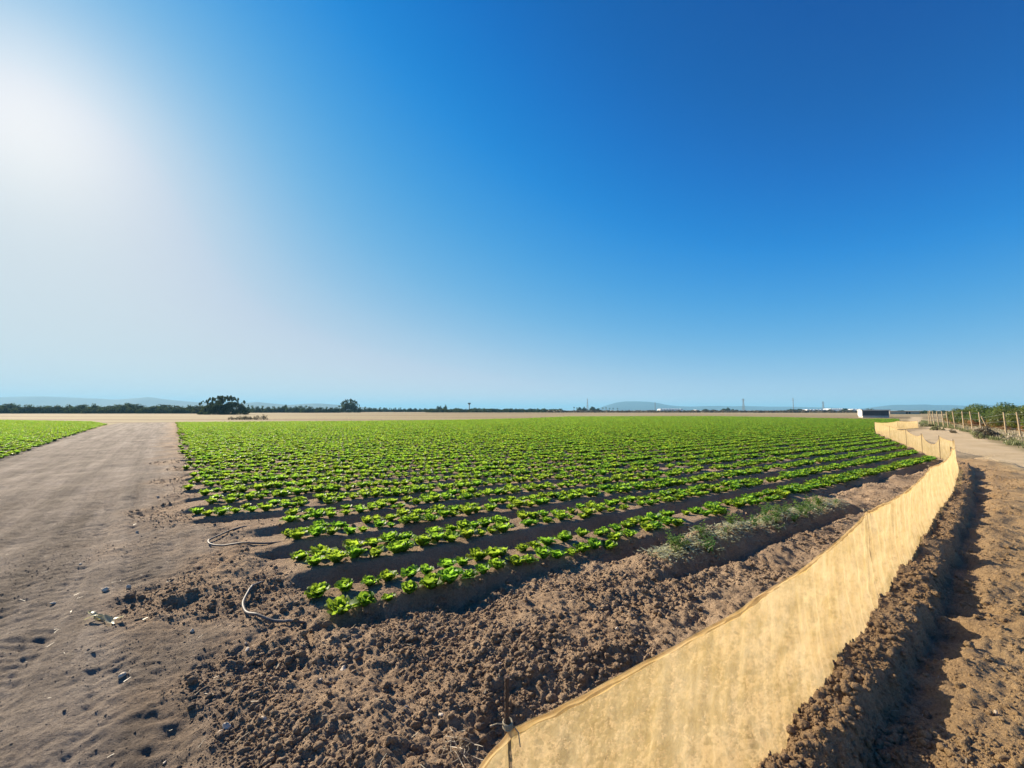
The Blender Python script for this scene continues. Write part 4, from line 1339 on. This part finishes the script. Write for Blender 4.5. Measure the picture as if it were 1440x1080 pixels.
for px, yt, w in ((616, 569.5, 7), (620, 569.2, 8), (626, 567.4, 7)):
    far_tree(px, yt, w, 520, DK, 'dark tree of the tall clump left of the slender tower', 'tall clump left of the tower')
far_tree(643, 571.6, 14, 540, DK, 'broad dark tree just left of the slender tower')
far_tree(668, 572.3, 10, 540, DK, 'dark tree just right of the slender tower'); far_tree(674, 572.2, 8, 545, DK, 'second dark tree right of the slender tower')
for px, yt in ((681, 572), (690, 573), (720, 574), (756, 573.2), (766, 573)):
    far_tree(px, yt, 4.5, 640, DK, 'small upright dark tree poking above the flat horizon belt right of the tower', 'small trees right of the tower')
def belt(name, x0, x1, depth, ytop, seed, n, mtl, label):
    r2 = np.random.default_rng(seed)
    px = np.arange(x0, x1, 2.2)
    C = []; Rr = []
    for p_ in px:
        h = ztop(ytop, depth) * r2.uniform(.75, 1.05)
        q = D(p_, depth + r2.uniform(-8, 8))
        C.append((q[0], q[1], h * .42)); Rr.append(h * .55)
    V, Q = leaf_cloud(np.array(C), np.array(Rr), n, depth * .0011, seed, .9)
    V[:, 2] = np.maximum(V[:, 2], .0)
    tag(link(name, mesh_np(name, V, [Q], mtl)), label, 'trees', kind='stuff')
belt('far_woods', 600, 790, 330, 573.8, 1, 16000, DARKT, 'flat dark belt of far woods right of the lone tree')
belt('far_scrub', 770, 1110, 320, 576.4, 2, 16000, GREYB, 'thin brown line of scrub below the blue hills')
belt('far_hedges', 1060, 1215, 300, 576.6, 3, 9000, GREYB, 'brown scrub in front of the white sheds')
belt('far_orchard', 1286, 1350, 210, 577.4, 4, 2500, DARKT, 'dark orchard strip behind the far end of the post fence')
belt('left_scrub', -60, 620, 470, 575.0, 5, 12000, DARKT, 'dark far scrub behind the left horizon trees')
for px, yt, w, lab in ((815, 572.5, 7, 'dark tree left of the tall mast among palms'), (822, 572, 6, 'dark tree directly left of the tall mast'), (833, 571.6, 8, 'blocky dark tree right of the tall mast'), (841, 573.6, 8, 'lower dark tree right of the blocky one'),
                       (973, 577.0, 7, 'low bush beside the far white hut'), (992, 575.4, 9, 'round dark tree right of the far white hut'), (1003, 575.8, 7, 'second round dark tree right of the far white hut'),
                       (1018, 573.8, 7, 'tall ragged dark tree left of the lattice pylon'), (1023, 572.6, 5, 'top of the ragged dark tree pair left of the lattice pylon'), (1030, 575, 4.5, 'small slim dark tree near the lattice pylon'), (1035, 576, 5, 'small round dark tree nearest the lattice pylon'),
                       (1113, 574.6, 12, 'dark tree at the foot of the tall pole'), (1124, 575.2, 11, 'low dark tree right of the tall pole'),
                       (1138, 577, 5, 'small tree in front of the long white greenhouse'), (1147, 576.5, 5, 'second small tree in front of the long white greenhouse'),
                       (1166, 575.6, 7, 'tree between the two white greenhouses'), (1188, 574.4, 9, 'tall dark tree left of the grey shed'), (1195, 576.0, 8, 'lower dark tree left of the grey shed')):
    far_tree(px, yt - 1.0, w * 1.4, 560 if px < 1100 else 430, DK, lab)
far_tree(1222.5, 571.2, 17, 125, DK, 'round dark tree standing right behind the grey shed')
for px in (1262, 1268, 1300, 1312, 1325): far_tree(px, 576.3, 8, 420, HD, 'low dark tree on the horizon right of the grey shed', 'low trees right of the shed')

# palms
def palm_mesh():
    b = MB(); b.tube([(0, 0, -.2), (.1, 0, 2), (.05, 0, 4.5), (.1, 0, 6.6)], [.45, .32, .28, .26], 8)
    f = MB(); r2 = random.Random(3)
    for i in range(26):
        a = i * 2.4; el = r2.uniform(-.5, 1.1); L = r2.uniform(1.6, 2.3)
        pts = []
        for t in np.linspace(0, 1, 6):
            pts.append(np.array([.1 + math.cos(a) * math.cos(el) * L * t, math.sin(a) * math.cos(el) * L * t, 6.6 + math.sin(el) * L * t - .9 * t * t]))
        sd = np.array([-math.sin(a), math.cos(a), 0])
        V = []
        for q, p in enumerate(pts):
            w = .34 * math.sin(.3 + 2.6 * q / 5)
            V += [p - sd * w, p + np.array([0, 0, .08]), p + sd * w]
        Fc = []
        for q in range(5):
            for z in range(2): Fc.append((q * 3 + z, q * 3 + z + 1, q * 3 + z + 4, q * 3 + z + 3))
        f.add(V, Fc)
    return f.mesh('crown', DARKT), b.mesh('trunk', BARK)
PALM = palm_mesh()
for px, yt in ((807, 571.6), (811, 572.4), (847.5, 572.6), (852, 572.4), (857, 573.2), (862, 573.2), (868, 573.4)):
    h = ztop(yt, 640) / 8.0
    plant_tree('palm_tree', PALM, D(px, 640), h, r_.uniform(0, 6.28), ('far palm tree at the left end of the dark clump by the mast' if px < 830 else 'small far palm tree in the row below the left slope of the blue hill'), 'palm', 'palms left of the mast' if px < 830 else 'palms below the blue hill')

# ------------------------------------------------------------------ tower, pylons, sheds
def water_tower():
    d = 620; p = D(660, d); h = ztop(566.4, d)
    t = empty('water_tower', (*p, 0))
    b = MB(); b.lathe([(.95, -.3), (.85, h * .3), (.7, h * .62), (.8, h * .78)], 12); b.build('stem', CONC, t)
    b = MB(); b.lathe([(.85, h * .78), (2.0, h * .90), (2.4, h * .95), (2.4, h * .985), (.6, h)], 16); b.build('tank', DARKO, t)
    tag(t, 'slender tower with a wide dark flat top on the horizon', 'tower')
water_tower()
def pylon(px, ytop, d, wb, label, name='lattice_pylon', arms=2, pole=False):
    p = D(px, d); h = ztop(ytop, d)
    t = empty(name, (*p, 0))
    b = MB()
    k = d * .00042
    if pole:
        b.tube([(0, 0, -.3), (0, 0, h * .5), (0, 0, h)], [k * 2.0, k * 1.7, k * 1.3], 8)
    else:
        for sx in (-1, 1):
            for sy in (-1, 1):
                b.tube([(sx * wb, sy * wb, -.3), (sx * wb * .45, sy * wb * .45, h * .55), (sx * wb * .16, sy * wb * .16, h)], k * .55, 4)
        zs = np.linspace(0, h, 9)
        for i in range(8):
            w0 = wb * (1 - .84 * zs[i] / h); w1 = wb * (1 - .84 * zs[i + 1] / h)
            for sy in (-1, 1):
                b.tube([(-w0, sy * w0, zs[i]), (w1, sy * w1, zs[i + 1])], k * .4, 4); b.tube([(w0, sy * w0, zs[i]), (-w1, sy * w1, zs[i + 1])], k * .4, 4)
                b.tube([(sy * w0, -w0, zs[i]), (sy * w1, w1, zs[i + 1])], k * .4, 4)
    b.build('mast', STEEL, t)
    for i in range(arms):
        a = MB(); z = h * (.82 + .11 * i); L = wb * 1.5
        a.tube([(-L, 0, z), (0, 0, z + .35), (L, 0, z)], k * .5, 4); a.tube([(-L, 0, z), (L, 0, z)], k * .4, 4)
        a.build('crossarm', STEEL, t)
    tag(t, label, 'pylon' if not pole else 'pole')
pylon(826, 560.5, 760, 1.7, 'thin tall mast rising left of the blue hill', 'mast', 0)
pylon(921, 565.5, 760, .9, 'thin dark pole standing in front of the blue hill', 'utility_pole', 1, True)
pylon(1045, 560.5, 700, 1.9, 'grey lattice pylon right of the ragged dark trees')
pylon(1115, 559.5, 560, .9, 'tall grey pole above the dark trees left of the white greenhouses', 'utility_pole', 1, True)
pylon(1157, 564.5, 800, 1.8, 'faint lattice pylon above the white greenhouses')

def shed():
    dep_ = 100.0
    a = D(1212, dep_); ux = np.array([.866, -.5]); L = 4.7
    rz = math.atan2(ux[1], ux[0]); W = 5.0; Hh = ztop(577.2, dep_)
    t = empty('shed', (*a, 0), rz)
    m = MB(); m.box((L / 2, W / 2, .22), (L, W, .5)); m.build('plinth', CONC, t)
    m = MB(); m.box((L / 2, .05, Hh / 2 + .22), (L - .1, .10, Hh - .5))
    for i in range(12):
        m.box((.3 + i * (L - .6) / 11, -.018, Hh / 2 + .22), (.05, .03, Hh - .56))
    m.build('front_wall', SHEDF, t)
    m = MB(); m.box((-.06, W / 2, Hh / 2 + .22), (.12, W - .1, Hh - .46)); m.box((L + .02, W / 2, Hh / 2 + .22), (.12, W - .1, Hh - .46)); m.box((L / 2, W - .12, Hh / 2 + .22), (L - .2, .10, Hh - .5))
    m.build('side_wall', WALLW, t)
    m = MB(); m.box((L / 2, W / 2 - .1, Hh + .09), (L + .5, W + .5, .22)); m.build('roof', ROOFP, t)
    tag(t, 'low dark blue grey shed with white side wall and pale flat roof', 'shed')
shed()
def greenhouse(x0, x1, ytop, ybot, d, label, name='greenhouse', mtl=None, bays=6):
    a = D(x0, d); L = (x1 - x0) / F * d; Hh = ztop(ytop, d)
    t = empty(name, (*a, 0))
    m = MB()
    w = L / bays
    # multi span building: walls and shallow arched roof of each bay
    m.box((L / 2, 6, Hh * .36), (L, 12, Hh * .72)); m.build('wall', mtl or PLAST, t)
    m = MB()
    for i in range(bays):
        V = []; n = 7
        for y in (0, 12):
            for q in range(n):
                th = math.pi * q / (n - 1)
                V.append((w * (i + .5) - math.cos(th) * w * .5, y - .05 + y * .01, Hh * .72 + math.sin(th) * Hh * .28))
        Fc = [(q, q + 1, n + q + 1, n + q) for q in range(n - 1)] + [tuple(range(n - 1, -1, -1)), tuple(range(n, 2 * n))]
        m.add(V, Fc)
    m.build('roof', mtl or PLAST, t)
    tag(t, label, 'greenhouse' if mtl is None else 'hut')
greenhouse(1134, 1162, 575.6, 580, 470, 'long white greenhouse on the horizon right of the tall pole')
greenhouse(1167, 1186, 574.6, 579, 520, 'short white greenhouse behind the tall dark tree')
greenhouse(1198, 1212, 575.0, 580, 500, 'white greenhouse end showing left of the grey shed', bays=3)
greenhouse(978, 983, 576.2, 579, 620, 'tiny white hut on the horizon among round dark trees', 'hut', WALLW, 1)
greenhouse(928, 960, 574.8, 579, 640, 'pale low greenhouse roofs below the right slope of the blue hill', bays=8)
def farm_building():
    d = 190; a = D(1250, d); L = 42 / F * d; Hh = ztop(578.4, d)
    t = empty('farm_building', (*a, 0))
    m = MB(); m.box((L / 2, 3, Hh / 2), (L, 6, Hh)); m.build('wall', TANW, t)
    m = MB(); m.box((L / 2, 3, Hh + .06), (L + .4, 6.4, .12)); m.build('roof', TANW, t)
    for x in (L * .57, L * .66):
        m = MB(); m.box((x, -.04, .62 * Hh * .72), (L * .055, .08, Hh * .8)); m.build('doorway', DARKO, t)
    tag(t, 'low tan farm building with dark doorways right of the grey shed', 'building')
farm_building()

# ------------------------------------------------------------------ hills
HILLM = simple('hill_slopes', (.040, .050, .050), (.070, .078, .070), .0016, .95, .1)
def hills(name, prof, d, depthw, seed):
    """ridge profile (pixel column, pixel row of the crest) standing at distance d"""
    prof = sorted(prof)
    pxs = np.linspace(prof[0][0], prof[-1][0], 160)
    ys = np.interp(pxs, [p[0] for p in prof], [p[1] for p in prof])
    n = len(pxs); rows = 14
    V = []
    for q in range(rows):
        t = q / (rows - 1) * 2 - 1
        for i in range(n):
            dd = d + t * depthw
            hx = (577.2 - ys[i]) / F * d
            f = max(0, 1 - abs(t)) ** .9
            rug = .10 * math.sin(i * .9 + t * 7) + .08 * math.sin(i * .37 - t * 4 + seed) + .05 * math.sin(i * 2.1 + q)
            V.append(((pxs[i] - 720) / F * d * (1 + t * depthw / d * .5), dd, (hx * f * (1 + rug * (1 - f)) if abs(t) < .99 else -5) ))
    Q = []
    for q in range(rows - 1):
        for i in range(n - 1):
            a = q * n + i
            Q.append((a, a + 1, a + n + 1, a + n))
    me = mesh_np(name, np.array(V), [np.array(Q)], HILLM, True)
    tag(link(name, me), kind='structure')
hills('hills', [(835, 577), (848, 571.5), (858, 568), (868, 565), (880, 563.6), (895, 563.6), (912, 564.4), (925, 566.5), (940, 569.5), (955, 571), (970, 571.4), (985, 570.8), (1010, 570.4), (1030, 571), (1045, 570.4), (1075, 571.5), (1110, 571.6), (1150, 572.6), (1180, 573.4), (1200, 575), (1215, 577)], 5400, 900, 1)
hills('hills', [(1195, 577), (1225, 573), (1245, 570.2), (1258, 568.6), (1275, 568.8), (1297, 568.2), (1310, 569), (1330, 569), (1352, 570), (1375, 569.5), (1410, 569), (1470, 570), (1560, 573), (1640, 577)], 4300, 700, 2)
hills('hills', [(-260, 577), (-160, 565), (-60, 560), (0, 557.5), (30, 556.5), (60, 556), (100, 557.5), (140, 559.5), (160, 561), (180, 560), (200, 558), (211, 557), (222, 559), (245, 562), (280, 565), (310, 568), (345, 566), (365, 564.6), (382, 566.5), (405, 569), (430, 567.4), (450, 566.5), (475, 568.6), (520, 573), (560, 577)], 4000, 600, 3)

# ------------------------------------------------------------------ the air
def haze(density):
    m = bpy.data.materials.new('haze'); m.use_nodes = True
    nd = m.node_tree.nodes; lk = m.node_tree.links
    nd.remove(nd['Principled BSDF'])
    v = nd.new('ShaderNodeVolumePrincipled')
    v.inputs['Color'].default_value = (.33, .72, 1.0, 1)
    v.inputs['Density'].default_value = density
    v.inputs['Anisotropy'].default_value = .05
    lk.new(v.outputs[0], nd['Material Output'].inputs['Volume'])
    b = MB(); b.box((0, 500, 74.5), (44000, 34000, 155))
    o = b.build('haze', m)
    o.location = (0, 0, 0)
    tag(o, 'pale blue air haze lying over the whole plain', 'haze', kind='stuff')
    return o
haze(2.0e-4)
scene.cycles.volume_bounces = 0
scene.cycles.max_bounces = 6
scene.cycles.diffuse_bounces = 3
scene.cycles.transmission_bounces = 4
scene.cycles.transparent_max_bounces = 12
scene.cycles.use_denoising = True
